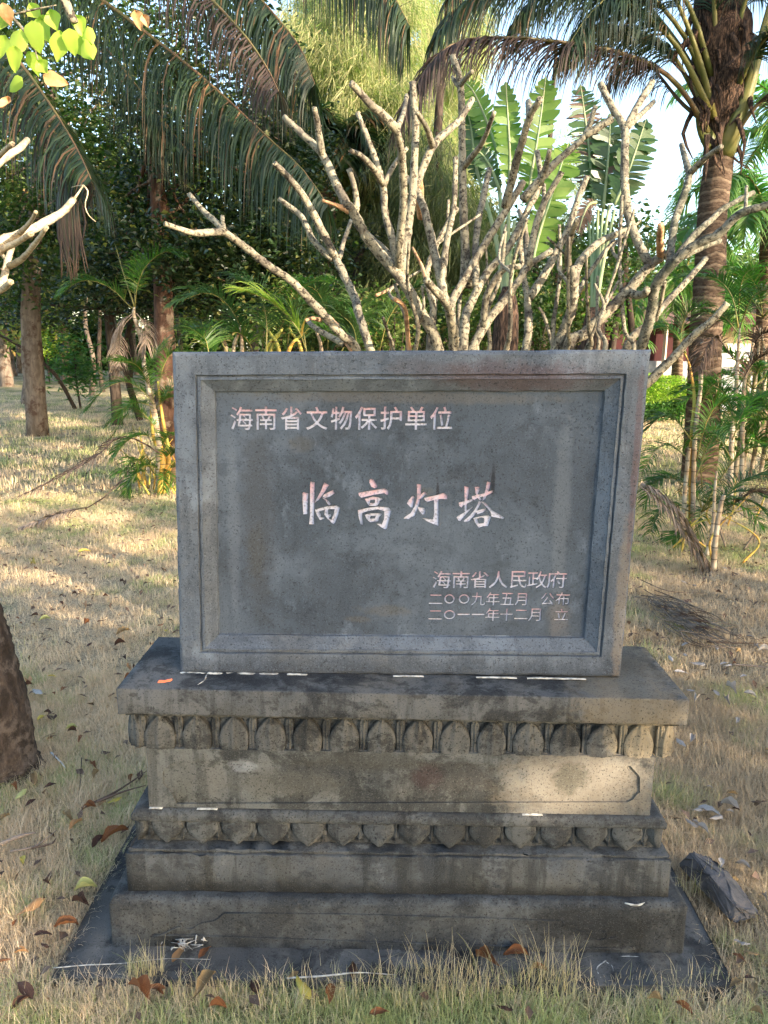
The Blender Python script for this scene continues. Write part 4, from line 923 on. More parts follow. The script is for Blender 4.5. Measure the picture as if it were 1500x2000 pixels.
specs2 = [([(1109, 690), (1145, 649), (1190, 604), (1232, 562), (1262, 526), (1301, 493)], 16, 12), ([(1230, 566), (1240, 576), (1259, 574), (1264, 566)], 11, 9),
 ([(1268, 517), (1244, 469), (1226, 415), (1220, 355), (1220, 295), (1220, 250), (1196, 211), (1172, 163)], 11, 8), ([(1223, 250), (1247, 205), (1274, 160)], 9, 8), ([(1225, 248), (1250, 225), (1277, 199)], 8, 6),
 ([(1240, 712), (1258, 660), (1273, 605), (1280, 559), (1304, 526), (1349, 484), (1403, 457), (1445, 418), (1500, 400), (1560, 375)], 15, 9, MO), ([(1307, 522), (1355, 460), (1388, 430), (1415, 406), (1472, 376)], 9, 6, MO),
 ([(1308, 520), (1310, 490), (1319, 430), (1340, 370), (1347, 340)], 10, 8, MO), ([(1347, 340), (1338, 310), (1331, 283)], 8, 6, MO), ([(1347, 340), (1376, 310), (1409, 286)], 8, 6),
 ([(1220, 690), (1268, 631), (1295, 598), (1340, 550), (1379, 505)], 10, 7), ([(1280, 625), (1290, 590), (1298, 550)], 6, 5), ([(1455, 415), (1457, 395), (1458, 364)], 5, 4),
 ([(1225, 790), (1268, 745), (1316, 697), (1355, 655), (1388, 628), (1421, 592)], 13, 9), ([(1335, 500), (1370, 482), (1406, 470)], 9, 7, MO), ([(1290, 500), (1289, 470), (1291, 440)], 9, 8, BR)]
frangipani(fr2, specs2, bw2 + Vector((0, 0, .6)), M['frangi'], Yd=(1.0, 1.7))
bw3 = Vector((P(-110, 683, .7).x, .7, 0))
fr3 = thing('frangipani_tree', 'pale sunlit bare frangipani branches poking in at the left edge', 'tree', (bw3.x, .7, 0))
mb = MB(); tube(mb, [bw3 - Vector((0, 0, .05)), bw3 + Vector((0, 0, .7)), P(-95, 620, .7), P(-60, 560, .7)], [.09, .08, .05, .035], 12, n=16, jit=.04); setparent(mb.build('trunk', M['frangi_pale']), fr3)
specs3 = [([(-60, 520), (0, 474), (35, 460), (70, 444), (105, 425), (126, 411), (143, 390)], 14, 9), ([(143, 391), (152, 378), (163, 362)], 4, 2), ([(163, 362), (150, 363), (140, 366)], 1.5, 1), ([(163, 362), (172, 375), (166, 400), (173, 420), (187, 433)], 2, 1),
 ([(-60, 524), (0, 490), (35, 472), (62, 455)], 10, 7), ([(-60, 560), (0, 554), (10, 530), (16, 504), (23, 484)], 10, 8), ([(18, 520), (40, 508), (53, 495), (70, 474), (91, 444)], 9, 6), ([(38, 456), (58, 435), (70, 414)], 7, 5),
 ([(-60, 380), (0, 316), (35, 292), (54, 273)], 10, 8), ([(-60, 370), (-20, 322), (0, 303), (24, 280)], 8, 6), ([(-60, 590), (0, 567), (21, 550)], 10, 8), ([(16, 512), (8, 502), (0, 494)], 6, 5)]
frangipani(fr3, specs3, None, M['frangi_pale'], Yd=(.5, .8))
mb = MB(); tube(mb, [P(-60, 560, .7), P(-75, 470, .7), P(-60, 375, .65)], [.035, .03, .025], 10, n=12, jit=.03); setparent(mb.build('branch', M['frangi_pale']), fr3)

# young leaves on a twig reaching in at the top left, near the camera
yl = thing('leafy_branch', 'sunlit yellow-green leaves on a drooping twig in the top left corner', 'branch', tuple(P(-60, 20, -.35)))
mb = MB(); Yl = -.35; tw = [P(-60, -30, Yl), P(20, 30, Yl), P(60, 80, Yl), P(75, 120, Yl)]; tube(mb, tw, [.004, .003, .001], 5, n=10)
tube(mb, [P(110, -40, Yl), P(128, 5, Yl), P(146, 44, Yl)], [.011, .009, .007], 8, n=8, jit=.08); tube(mb, [P(20, 30, Yl), P(60, 20, Yl), P(110, 10, Yl)], [.002, .002, .001], 5, n=6)
setparent(mb.build('twig', M['frangi']), yl)
for (x, y, dx, dy, s, kind) in [(10, 20, -6, 30, 42, 0), (38, 55, -8, 38, 46, 0), (62, 40, 6, 45, 44, 0), (85, 30, 8, 40, 40, 0), (118, 60, -10, 48, 44, 0), (150, 60, 16, 42, 42, 0), (165, 75, 20, 44, 38, 0), (135, 55, 4, 50, 36, 0), (30, 90, -6, 36, 36, 0),
    (55, 100, 10, 36, 34, 0), (42, 150, -14, 10, 30, 0), (85, 148, 30, 8, 34, 1), (20, 190, -4, 22, 22, 1), (75, 120, 26, 30, 30, 0), (12, 70, -14, 30, 36, 0), (100, 20, 10, 30, 34, 0), (150, 30, 8, 34, 32, 0), (5, 5, 6, 34, 30, 1), (265, 20, 6, 34, 26, 1), (280, 30, 12, 30, 20, 1), (60, 8, 20, 26, 30, 0), (170, 50, 12, 40, 30, 0)]:
    s *= 1.32; L_ = math.hypot(dx, dy); ux, uy = dx / L_, dy / L_; mbf = MB(); V = []; yy = Yl + RNG.uniform(-.06, .06); sc = pxscale(yy)
    NK = 9; ph = RNG.uniform(0, 6.28); bow = RNG.uniform(-.25, .25)
    for k in range(NK):
        t_ = k / (NK - 1); wv_ = max(.03, math.sin(math.pi * t_ ** .75) ** .85 * (1 + .12 * math.sin(t_ * 9 + ph))); cx_, cy_ = x + ux * s * t_ - uy * bow * s * math.sin(math.pi * t_) * .5, y + uy * s * t_ + ux * bow * s * math.sin(math.pi * t_) * .5
        for e in (-1, -.5, 0, .5, 1):
            q = P(cx_ - uy * e * wv_ * s * .34, cy_ + ux * e * wv_ * s * .34, yy); V.append(q + Vector((0, abs(e) * .008 * math.sin(ph) + t_ * t_ * .02 * math.cos(ph * 2) + (.002 if e == 0 else 0), 0)))
    mbf.add(V, [(k * 5 + a_, k * 5 + a_ + 1, k * 5 + a_ + 6, k * 5 + a_ + 5) for k in range(NK - 1) for a_ in range(4)])
    o = mbf.build('leaf', M['leaf_young'] if kind == 0 else M['l_orange']); setparent(o, yl)

# ------------------------------------------------------------------ areca palms
def stem(tree, pts, r, mat, seg=8, name='stem'):
    mb = MB(); tube(mb, pts, r, seg, n=max(10, len(pts) * 6), jit=.02); o = mb.build(name, mat); setparent(o, tree); return o
def gpt(px, py): g = G(px, py); return Vector((g.x, g.y, 0))
def fan(tree, c, n_, L, mat, azr=(0, 6.283), rise=(.3, 1.2), droop=(.8, 1.6), nl=24, ll=.26, lw=.010, r0=.006):
    for k in range(n_):
        az = azr[0] + (azr[1] - azr[0]) * (k + RNG.uniform(.1, .9)) / n_
        small_frond(tree, arc(c, az, L * RNG.uniform(.7, 1.15), RNG.uniform(*rise), RNG.uniform(*droop), 7), nl, ll * RNG.uniform(.8, 1.1), lw, mat, M['petiole'], r0, droop=.7, fwd=.75, gap=.22, vee=.35)
ba = gpt(312, 962); YA = ba.y
a1 = thing('areca_palm', 'clump of golden-stemmed areca palm standing just left of the tablet', 'palm', tuple(ba))
stem(a1, [ba, P(312, 900, YA), P(300, 800, YA), P(285, 735, YA), P(275, 665, YA), P(262, 618, YA), P(262, 600, YA)], [.05, .045, .035, .026, .022, .02, .014], M['areca_stem'])
stem(a1, [ba + Vector((.03, -.05, 0)), P(318, 900, YA), P(302, 850, YA), P(296, 790, YA)], [.05, .045, .04, .02], M['areca_yellow'])
stem(a1, [ba + Vector((.05, 0, 0)), P(330, 890, YA), P(318, 820, YA), P(308, 745, YA)], [.03, .022, .018, .01], M['areca_yellow'])
for k in range(16):
    x = RNG.uniform(265, 345); b_ = gpt(x, RNG.uniform(945, 968)); stem(a1, [b_, b_ + Vector((RNG.normal() * .08, 0, .25)), b_ + Vector((RNG.normal() * .2, RNG.normal() * .1, RNG.uniform(.4, .75)))], [.012, .010, .004], M['areca_yellow'], 6)
AF = dict(nl=26, L=.34, width=.0115, mat=M['areca_leaf'], rmat=M['petiole'], droop=.7, fwd=.75, gap=.2, vee=.35)
def afr(tree, px, Y, Y2=None, **kw):
    Ys = np.linspace(Y, Y2 if Y2 is not None else Y, len(px)); q = dict(AF); q.update(kw); return small_frond(tree, [P(a, b, y) for (a, b), y in zip(px, Ys)], **q)
afr(a1, [(262, 605), (245, 590), (220, 565), (180, 548), (150, 552), (125, 570)], YA, YA - .3, nl=34, L=.30)
afr(a1, [(264, 600), (268, 560), (285, 520), (320, 492), (350, 500)], YA, YA - .2, nl=34, L=.32)
afr(a1, [(264, 595), (262, 545), (268, 510)], YA, YA + .2, nl=24, L=.24)
stem(a1, [P(263, 600, YA), P(240, 530, YA), P(225, 478, YA)], [.010, .007, .002], M['petiole'], 5, 'spear')
for px in ([(262, 610), (245, 625), (228, 660), (222, 720)], [(264, 612), (240, 640), (232, 690), (235, 740)], [(266, 612), (280, 630), (285, 660), (280, 690)]):
    afr(a1, px, YA, YA - .1, mat=M['dead_frond'], rmat=M['dead_frond'], nl=26, L=.26, droop=1.6, name='dead_frond')
for px in ([(300, 790), (280, 765), (245, 745), (205, 760), (170, 800)], [(300, 800), (285, 740), (262, 710), (225, 705)], [(305, 780), (318, 720), (335, 690), (352, 690)], [(300, 830), (270, 800), (240, 800), (210, 830)],
           [(308, 850), (292, 820), (255, 805), (220, 850)], [(310, 810), (325, 770), (345, 745), (370, 745)], [(305, 860), (280, 850), (250, 860), (225, 890)], [(312, 880), (330, 850), (350, 850)],
           [(305, 930), (285, 905), (262, 900), (235, 925)], [(300, 935), (275, 920), (255, 940), (248, 975)], [(318, 930), (335, 890), (352, 880)], [(300, 780), (290, 735), (300, 700), (325, 670)]):
    afr(a1, px, YA + RNG.uniform(-.25, .25), YA + RNG.uniform(-.6, .2), nl=22, L=.30)
fan(a1, P(318, 925, YA), 6, .42, M['areca_leaf'], rise=(.2, 1.0), nl=18, ll=.2)
fan(a1, P(304, 800, YA), 4, .6, M['areca_leaf'], nl=22)
# fallen fronds lying and arching on the left lawn
f1 = thing('dead_palm_frond', 'brown dead palm frond arching from the palm clump down to the left lawn', 'palm frond', tuple(gpt(60, 965)))
afr(f1, [(312, 885), (270, 860), (230, 855), (190, 890), (130, 925), (50, 965)], YA - .2, YA - .75, mat=M['dead_brown'], rmat=M['bark_black'], nl=30, L=.28, droop=1.3, r0=.011, gap=.35)
f2_ = thing('dead_palm_frond', 'second dead palm frond, its grey tip resting lower on the lawn', 'palm frond', tuple(gpt(60, 1035)))
small_frond(f2_, [P(262, 905, YA - .3), P(235, 940, YA - .7), P(185, 985, YA - 1.2), gpt(130, 1015) + Vector((0, 0, .08)), gpt(85, 1025) + Vector((0, 0, .05)), gpt(40, 1036) + Vector((0, 0, .02))], 26, .22, .016, M['dead_frond'], M['bark_black'], .010, droop=1.2, fwd=.9, gap=.5, vee=.1)
# areca fronds behind the tablet, centre left
bb = Vector((P(540, 683, 4.6).x, 4.6, 0)); a2 = thing('areca_palm', 'dark green areca palm fronds rising behind the left half of the tablet', 'palm', tuple(bb))
for k in range(9): x = RNG.uniform(430, 660); stem(a2, [Vector((P(x, 683, 4.6).x, 4.6 + RNG.uniform(-.3, .3), 0)), P(x + RNG.uniform(-20, 20), 720, 4.6), P(x + RNG.uniform(-30, 30), 640, 4.6)], [.022, .018, .010], M['areca_stem' if k % 2 else 'areca_yellow'], 7)
for px in ([(480, 700), (470, 640), (440, 590), (400, 572), (350, 590)], [(520, 690), (520, 620), (500, 565), (460, 545)], [(560, 690), (570, 610), (590, 560), (630, 545)], [(450, 700), (420, 650), (380, 640), (340, 670)],
           [(600, 700), (590, 640), (560, 600), (520, 600)], [(540, 700), (548, 640), (580, 600), (640, 590)], [(500, 700), (480, 660), (450, 650), (410, 690)], [(640, 690), (640, 620), (620, 570), (590, 555)], [(620, 700), (640, 650), (680, 620), (720, 640)], [(410, 700), (400, 660), (380, 650)], [(660, 700), (690, 640), (700, 600)], [(700, 700), (690, 640), (660, 610)]):
    afr(a2, px, 4.6 + RNG.uniform(-.5, .4), 4.2 + RNG.uniform(-.4, .4), mat=M['areca_dark'] if RNG.uniform() < .6 else M['areca_leaf'], nl=26, L=.32)
afr(a2, [(600, 690), (580, 640), (530, 590), (480, 570)], 4.2, 4.0, mat=M['leaf_young'], nl=16, L=.34, fwd=1.6)
afr(a2, [(730, 695), (715, 665), (700, 640), (690, 625)], 2.6, 2.6, mat=M['areca_leaf'], nl=12, L=.2)
afr(a2, [(740, 690), (760, 620), (800, 570), (830, 560)], 4.6, 4.4, mat=M['areca_dark'], nl=24, L=.3)
# right hand clump
bc = gpt(1372, 1080); YC = bc.y
a3 = thing('areca_palm', 'loose clump of slim ringed areca stems and green fronds right of the monument', 'palm', tuple(bc))
def gs(px, py, up): g = gpt(px, py); return [g] + [P(a, b, g.y) for a, b in up]
stem(a3, gs(1352, 1062, [(1357, 860), (1368, 760), (1372, 662)]), [.022, .020, .017, .014], M['areca_stem'])
stem(a3, gs(1349, 1060, [(1350, 870), (1356, 782), (1348, 720), (1338, 690)]), [.022, .018, .014, .010, .006], M['areca_yellow'])
stem(a3, gs(1393, 1113, [(1398, 1050), (1407, 990), (1414, 967)]), [.024, .021, .018, .015], M['areca_stem'])
stem(a3, gs(1380, 1085, [(1392, 1030), (1396, 960), (1400, 920)]), [.018, .016, .012, .008], M['areca_stem'])
stem(a3, gs(1336, 1062, [(1337, 977), (1343, 900), (1346, 876)]), [.022, .02, .018, .016], M['areca_stem'])
stem(a3, gs(1425, 1000, [(1430, 844), (1437, 772), (1441, 697), (1446, 630)]), [.03, .026, .022, .018, .008], M['areca_stem'])
stem(a3, gs(1448, 990, [(1452, 772), (1462, 720), (1472, 690)]), [.026, .022, .018, .014], M['areca_stem'])
for k in range(14): x = RNG.uniform(1300, 1480); g = gpt(x, RNG.uniform(1020, 1100)); stem(a3, [g, g + Vector((RNG.normal() * .06, 0, .2)), g + Vector((RNG.normal() * .15, 0, RNG.uniform(.3, .6)))], [.009, .008, .003], M['areca_yellow' if k % 3 else 'dead_frond'], 5)
for px in ([(1340, 690), (1325, 660), (1300, 640), (1262, 650), (1240, 680)], [(1338, 695), (1330, 650), (1345, 610), (1370, 600)], [(1442, 640), (1430, 580), (1400, 545), (1350, 540)], [(1442, 640), (1445, 570), (1460, 530), (1500, 520)], [(1445, 640), (1470, 580), (1510, 560)], [(1440, 650), (1415, 620), (1380, 610)],
           [(1350, 860), (1320, 820), (1290, 815), (1262, 840)], [(1350, 900), (1310, 870), (1280, 880), (1255, 920)], [(1345, 960), (1310, 930), (1280, 945), (1258, 985)], [(1350, 1000), (1310, 985), (1285, 1000), (1270, 1040)],
           [(1360, 930), (1390, 860), (1425, 820), (1470, 800)], [(1370, 1000), (1410, 930), (1455, 880), (1510, 870)], [(1385, 1040), (1425, 960), (1470, 930), (1520, 930)], [(1360, 900), (1378, 830), (1402, 790), (1440, 780)], [(1372, 960), (1370, 900), (1392, 850), (1410, 830)],
           [(1430, 900), (1400, 850), (1370, 840), (1340, 870)], [(1430, 860), (1460, 790), (1500, 770)], [(1440, 830), (1415, 770), (1385, 745)], [(1395, 1000), (1430, 985), (1465, 1000), (1490, 1030)], [(1345, 1030), (1320, 1050), (1305, 1080)], [(1360, 1060), (1330, 1070), (1290, 1090)], [(1365, 800), (1385, 760), (1410, 745), (1440, 760)]):
    afr(a3, px, YC + RNG.uniform(-.2, .7), YC + RNG.uniform(-.5, .5), nl=22, L=.26, width=.010, mat=M['areca_leaf'] if RNG.uniform() < .65 else M['areca_dark'])
for px in ([(1432, 700), (1400, 660), (1380, 680), (1365, 720)], [(1470, 690), (1480, 660), (1500, 650), (1530, 660)], [(1440, 760), (1470, 710), (1500, 690)], [(1400, 1010), (1440, 980), (1480, 960), (1530, 985)]):
    afr(a3, px, YC + .3, YC + .1, mat=M['dead_brown'], rmat=M['bark_black'], nl=22, L=.26, droop=1.2, name='dead_frond')
o = afr(a3, [(1252, 945), (1285, 965), (1320, 1000), (1350, 1050), (1375, 1095), (1385, 1120)], YC - .35, YC - .55, mat=M['dead_frond'], rmat=M['dead_frond'], nl=38, L=.26, width=.018, fwd=1.0, droop=1.6, gap=.02, r0=.014, name='dead_frond'); afr(a3, [(1250, 950), (1290, 985), (1325, 1030), (1352, 1075), (1372, 1112)], YC - .4, YC - .55, mat=M['dead_frond'], rmat=M['dead_frond'], nl=30, L=.26, width=.014, fwd=.8, droop=2.4, gap=.02, name='dead_frond')
fan(a3, P(1372, 1000, YC + .4), 8, .6, M['areca_dark'], nl=18, ll=.2)
a4 = thing('areca_palm', 'bushy green areca palm at the right edge in front of the balustrade', 'palm', (P(1500, 683, 8).x, 8, 0))
for k in range(6): x = RNG.uniform(1460, 1540); stem(a4, [Vector((P(x, 683, 8).x, 8, 0)), P(x, 740, 8), P(x + RNG.normal() * 8, 640, 8)], [.03, .026, .012], M['areca_stem'], 7)
for q in ((1490, 620), (1470, 760), (1510, 820), (1440, 840), (1500, 900)): fan(a4, P(*q, 8 - RNG.uniform(0, .6)), 9, 1.0, M['areca_leaf'], nl=20, ll=.34, lw=.02)

# ------------------------------------------------------------------ broadleaf and feathery trees
def tree(name, label, cat, base, trunk_pts, r, bark, crowns, leafm, size, limbs=8, group=None, hollow=.4, spread=.22, aspect=.55, up=.35):
    """crowns: list of (center, radii, clusters, leaves per cluster)"""
    t = thing(name, label, cat, tuple(base), group); mb = MB()
    tp = tube(mb, trunk_pts, r, 10, n=max(14, len(trunk_pts) * 5), jit=.04); cl_all = []; lv = []
    for (c, rd, nc, per) in crowns:
        cc, pp_ = clusters(c, rd, nc, per, spread, hollow); cl_all.append(cc); lv.append(pp_)
    cc = np.concatenate(cl_all); idx = RNG.choice(len(cc), min(limbs, len(cc)), replace=False); top = tp[int(len(tp) * .55):]
    for i in idx:
        s_ = top[int(RNG.integers(0, len(top)))]; e = cc[i]; m_ = (s_ + e) / 2 + RNG.normal(size=3) * .12
        tube(mb, [s_, m_, e], [r[-1] * .7, r[-1] * .35, .008], 6, n=8, jit=.05)
    setparent(mb.build('trunk', bark), t)
    o = leafobj('crown', leaves(np.concatenate(lv), size, up, aspect), leafm); setparent(o, t); return t
g0 = gpt(330, 940); YD = g0.y
def c_(px, py, Y, rx, rz, ry=1.): return (tuple(P(px, py, Y)), (rx * pxscale(Y), ry, rz * pxscale(Y)))
tree('broadleaf_tree', 'dense dark-leaved tree with reddish trunk, left of centre behind the golden palm clump', 'tree', g0,
     [g0 - Vector((0, 0, .1)), P(326, 800, YD), P(322, 680, YD), P(318, 560, YD + .1), P(312, 420, YD), P(300, 300, YD), P(285, 200, YD)], [.16, .135, .12, .11, .10, .07, .04], M['bark_red'],
     [(*c_(430, 420, YD + 1.0, 190, 160, 1.2), 150, 85), (*c_(540, 330, YD + 1.6, 85, 150, 1.0), 70, 80), (*c_(300, 520, YD + 1.3, 160, 80, .9), 90, 70), (*c_(400, 130, YD + 1.6, 160, 130, 1.2), 80, 70), (*c_(500, 520, YD + .9, 150, 80, .8), 70, 70), (*c_(370, 480, YD - .2, 100, 60, .4), 34, 60), (*c_(350, 280, YD - .1, 120, 60, .5), 22, 55)],
     M['leaf_dark'], .085, 26)
tree('broadleaf_tree', 'leafy green tree filling the upper left behind the hanging fronds', 'tree', Vector((P(60, 683, 12).x, 12, 0)),
     [Vector((P(60, 683, 12).x, 12, -.1)), P(60, 600, 12), P(80, 350, 12), P(110, 150, 12)], [.2, .17, .12, .05], M['bark_grey'],
     [(*c_(80, 330, 12, 200, 160, 1.8), 120, 80), (*c_(160, 120, 12.5, 220, 120, 1.8), 90, 80), (*c_(30, 520, 12, 160, 70, 1.4), 50, 70)], M['leaf_mid'], .12, 22, spread=.32)
tree('broadleaf_tree', 'dark bushy tree low behind the golden palm clump, with many thin stems', 'tree', Vector((P(220, 683, 14).x, 14, 0)),
     [Vector((P(222, 683, 14).x, 14, -.1)), P(215, 640, 14), P(200, 540, 14)], [.12, .1, .05], M['bark_black'],
     [(*c_(200, 480, 14, 150, 110, 1.6), 110, 80), (*c_(330, 500, 14.5, 140, 110, 1.4), 80, 80), (*c_(60, 600, 15, 90, 40, 1.2), 24, 60)], M['leaf_dark'], .12, 24, spread=.34)
# a grove: slim trunks on the left, each one a tree of its own
TL = [((45, 790), 24, 'grey_brown straight trunk with a scarred bark', 'bark_grey', 520), ((8, 738), 34, '', 'bark_grey', 480), ((172, 775), 9, '', 'bark_grey', 560), ((196, 768), 8, '', 'bark_black', 540), ((222, 748), 14, '', 'bark_grey', 520),
      ((250, 742), 8, '', 'bark_black', 560), ((36, 715), 15, '', 'bark_grey', 500), ((265, 716), 9, '', 'bark_grey', 560), ((92, 728), 4, '', 'bark_black', 600)]
lab = ['straight grey-brown tree trunk nearest the left edge, leaning stick in front of it', 'pale thick trunk cut off by the left edge of the photo', 'thin trunk with orange sunlit foot, left of the golden palm clump', 'thin black trunk just right of the orange-footed one',
       'sunlit mottled trunk between thin dark stems, left of the golden palm', 'slender dark trunk close behind the dead hanging fronds', 'bright sunlit trunk beyond the straight grey-brown one', 'pale sunlit far trunk seen just left of the tablet', 'very thin dark sapling stem standing alone on the left lawn']
for (pp_, wpx, _, bk_, ptop), lb in zip(TL, lab):
    g = gpt(*pp_); Yt = min(g.y, 40); g = Vector((P(pp_[0], 683, Yt).x, Yt, 0)); w_ = wpx * pxscale(Yt) / 2
    tree('slim_tree', lb, 'tree', g, [g - Vector((0, 0, .1)), g + Vector((RNG.normal() * .1, 0, 1.2)), P(pp_[0] + RNG.normal() * 6, ptop + 60, Yt), P(pp_[0] + RNG.normal() * 16, ptop - 60, Yt)], [w_ * 1.25, w_, w_ * .9, w_ * .5], M[bk_],
         [(*c_(pp_[0] + RNG.normal() * 15, ptop - 40, Yt, 75, 70, 1.5), 26, 50)], M['leaf_mid'] if RNG.uniform() < .5 else M['leaf_dark'], .17, 8, spread=.4)
for k in range(12):
    x = [268, 300, 320, 345, 700, 740, 800, 1050, 1090, 1210, 1240, 1120][k]; Yt = [15, 14, 17, 18, 11, 12, 14, 11, 12, 10, 11, 9.5][k]; g = Vector((P(x, 683, Yt).x, Yt, 0))
    tree('slim_tree', ['dark stem in the thicket left of the tablet top corner', 'thin dark stem behind the golden palm leaves', 'brownish stem hidden behind the reddish trunk', 'thin stem seen over the left end of the tablet',
        'dark slim trunk under the feathery trees', 'second slim trunk under the feathery trees, further right', 'thin trunk behind the middle of the bare branches', 'thin trunk under the bright paddle leaves', 'slim trunk between the two paddle-leaved palms',
        'slim trunk behind the mossy bare stem', 'slim bent trunk right of the shredded paddle leaves', 'short slim tree behind the dark paddle-leaved palm'][k], 'tree', g,
        [g - Vector((0, 0, .1)), g + Vector((RNG.normal() * .2, 0, 1.5)), P(x + RNG.normal() * 15, 520, Yt), P(x + RNG.normal() * 25, 440, Yt)], [.08, .06, .045, .02], M['bark_black'],
        [(*c_(x + RNG.normal() * 15, 500 + RNG.normal() * 20, Yt, 60, 60, .9), 18, 45)], M['leaf_dark'] if k < 5 else M['leaf_mid'], .10, 8, spread=.3)
# casuarinas: needle curtains
def casuarina(label, px, Y, top, crowns, mat, per=60, Ln=.34, group=None):
    base = Vector((P(px, 683, Y).x, Y, 0)); t = thing('casuarina_tree', label, 'tree', tuple(base)); mb = MB()
    tp = tube(mb, [base - Vector((0, 0, .1)), P(px + 4, 500, Y), P(px - 6, 300, Y), P(px + 6, 100, Y), P(px, top, Y)], [.16, .12, .08, .05, .02], 8, n=40, jit=.03); Q = []
    for (cx, cyy, rx, ry, nc) in crowns:
        for k in range(nc):
            a = RNG.uniform(0, 6.28); rr = math.sqrt(RNG.uniform(0, 1)); ex = P(cx + rx * rr * math.cos(a), cyy + ry * rr * math.sin(a), Y + RNG.uniform(-1.6, 1.6)); ex = np.array(ex)
            tz = tp[np.argmin(abs(tp[:, 2] - (ex[2] - .5)))]
            mid = (tz + ex) / 2 + np.array([0, 0, .25])
            if RNG.uniform() < .22: tube(mb, [tz, mid, ex], [.022, .012, .004], 4, n=6, cap=False)
            ln_ = ex - tz; ln_ /= np.linalg.norm(ln_) + 1e-6
            p0 = ex + RNG.normal(size=(per, 3)) * np.array([.16, .16, .10]) + ln_ * RNG.uniform(-.4, .2, (per, 1))
            d = unit(RNG.normal(size=(per, 3)) * .38 + np.array([0, 0, -1.]) + ln_ * .35); L_ = Ln * RNG.uniform(.5, 1.3, (per, 1))
            s_ = unit(np.cross(d, RNG.normal(size=(per, 3)))) * .0075; m_ = p0 + d * L_ * .5 + np.array([0, 0, .02])
            Q.append(np.stack([p0 - s_, p0 + s_, p0 + d * L_], 1))
    setparent(mb.build('trunk', M['bark_black']), t); o = quads('needles', np.concatenate(Q), mat, None, 3); o['kind'] = 'stuff'; setparent(o, t)
casuarina('tall feathery casuarina glowing yellow-green above the left half of the tablet', 705, 13, -80, [(700, 80, 140, 150, 170), (740, 280, 120, 150, 150), (670, 430, 90, 130, 90), (620, 160, 80, 170, 70)], M['needle'], 140)
casuarina('darker feathery casuarina behind the centre of the bare branches', 860, 11.5, 200, [(860, 470, 110, 120, 140), (820, 330, 60, 90, 50), (760, 560, 90, 60, 50)], M['needle_dark'], 110)
casuarina('sunlit far casuarina fading into the sky right of the tall feathery one', 840, 19, -60, [(850, 60, 100, 130, 95), (880, 250, 70, 100, 70), (800, 420, 160, 110, 90)], M['needle'], 130, .45)
casuarina('pale casuarina behind the bright paddle leaves', 1080, 22, 100, [(1110, 330, 90, 100, 34), (1010, 480, 120, 80, 60)], M['needle'], 90, .5)
# far woodland belt, each tree its own
for k in range(15):
    x = -120 + k * 118 + RNG.normal() * 18; Yt = RNG.uniform(26, 40); right = x > 850
    top = RNG.uniform(430, 520) if right else RNG.uniform(180, 330)
    if 950 < x < 1500: top = RNG.uniform(480, 560)
    g = Vector((P(x, 683, Yt).x, Yt, 0)); cy_ = (top + 640) / 2; h_ = (640 - top) / 2
    pos_ = ['beyond the left edge trunk', 'at the far left behind the frangipani tips', 'behind the hanging brown fronds', 'far behind the dead hanging areca fronds', 'far behind the reddish trunk', 'far behind the long low bare branch', 'far behind the forked left branches',
            'far behind the feathery tree', 'far behind the middle of the tablet', 'far behind the tallest bare branches', 'far behind the bright paddle leaves', 'far behind the shredded paddle leaves', 'far behind the mossy stem', 'behind the building roof', 'behind the right edge palms'][k]
    tree('woodland_tree', ('pale green ' if right else 'mid green ') + 'round tree in the distance ' + pos_, 'tree', g, [g - Vector((0, 0, .1)), g + Vector((0, 0, 2)), P(x, cy_, Yt)], [.25, .2, .1], M['bark_grey'],
         [(*c_(x, cy_, Yt, 95, h_ * 1.05, 2.5), 90 if not right else 60, 70)], M['leaf_pale'] if right or k % 3 == 1 else M['leaf_mid'], .30, 10, 'trees in the distance', spread=.6)
for k in range(7):
    x = 560 + k * 95; Yt = 7.5 + RNG.uniform(-.6, 1.5); g = Vector((P(x, 683, Yt).x, Yt, 0))
    tree('shrub', ['under the low bare branch', 'below the forked left branches', 'below the feathery tree', 'behind the thickest group of bare stems', 'beneath the bright paddle leaves', 'left of the second paddle-leaved palm', 'right of the second paddle-leaved palm', 'behind the mossy bare stem', 'beside the ringed palm trunk'][k].join(['leafy backlit shrub ', '']), 'shrub', g,
         [g - Vector((0, 0, .05)), g + Vector((0, 0, .5)), g + Vector((.05, 0, 1.1))], [.03, .025, .012], M['bark_black'], [(*c_(x, 630 + RNG.normal() * 12, Yt, 62, 62, .6), 40, 55)], M['leaf_mid'] if k % 2 else M['leaf_pale'], .07, 12, spread=.16, hollow=.1)

n_ = 60000; x = RNG.uniform(-40, 44, n_); hgt = 4.2 + 1.6 * np.sin(x * .45) + .8 * np.sin(x * 1.3); c = np.stack([x, 46 + RNG.uniform(0, 3, n_), hgt * RNG.uniform(0, 1, n_)], -1)
o = leafobj('distant_wood', leaves(c, .5, .3, .6), M['leaf_mid']); tag(o, 'distant belt of woodland closing the view under the trees', 'woodland')
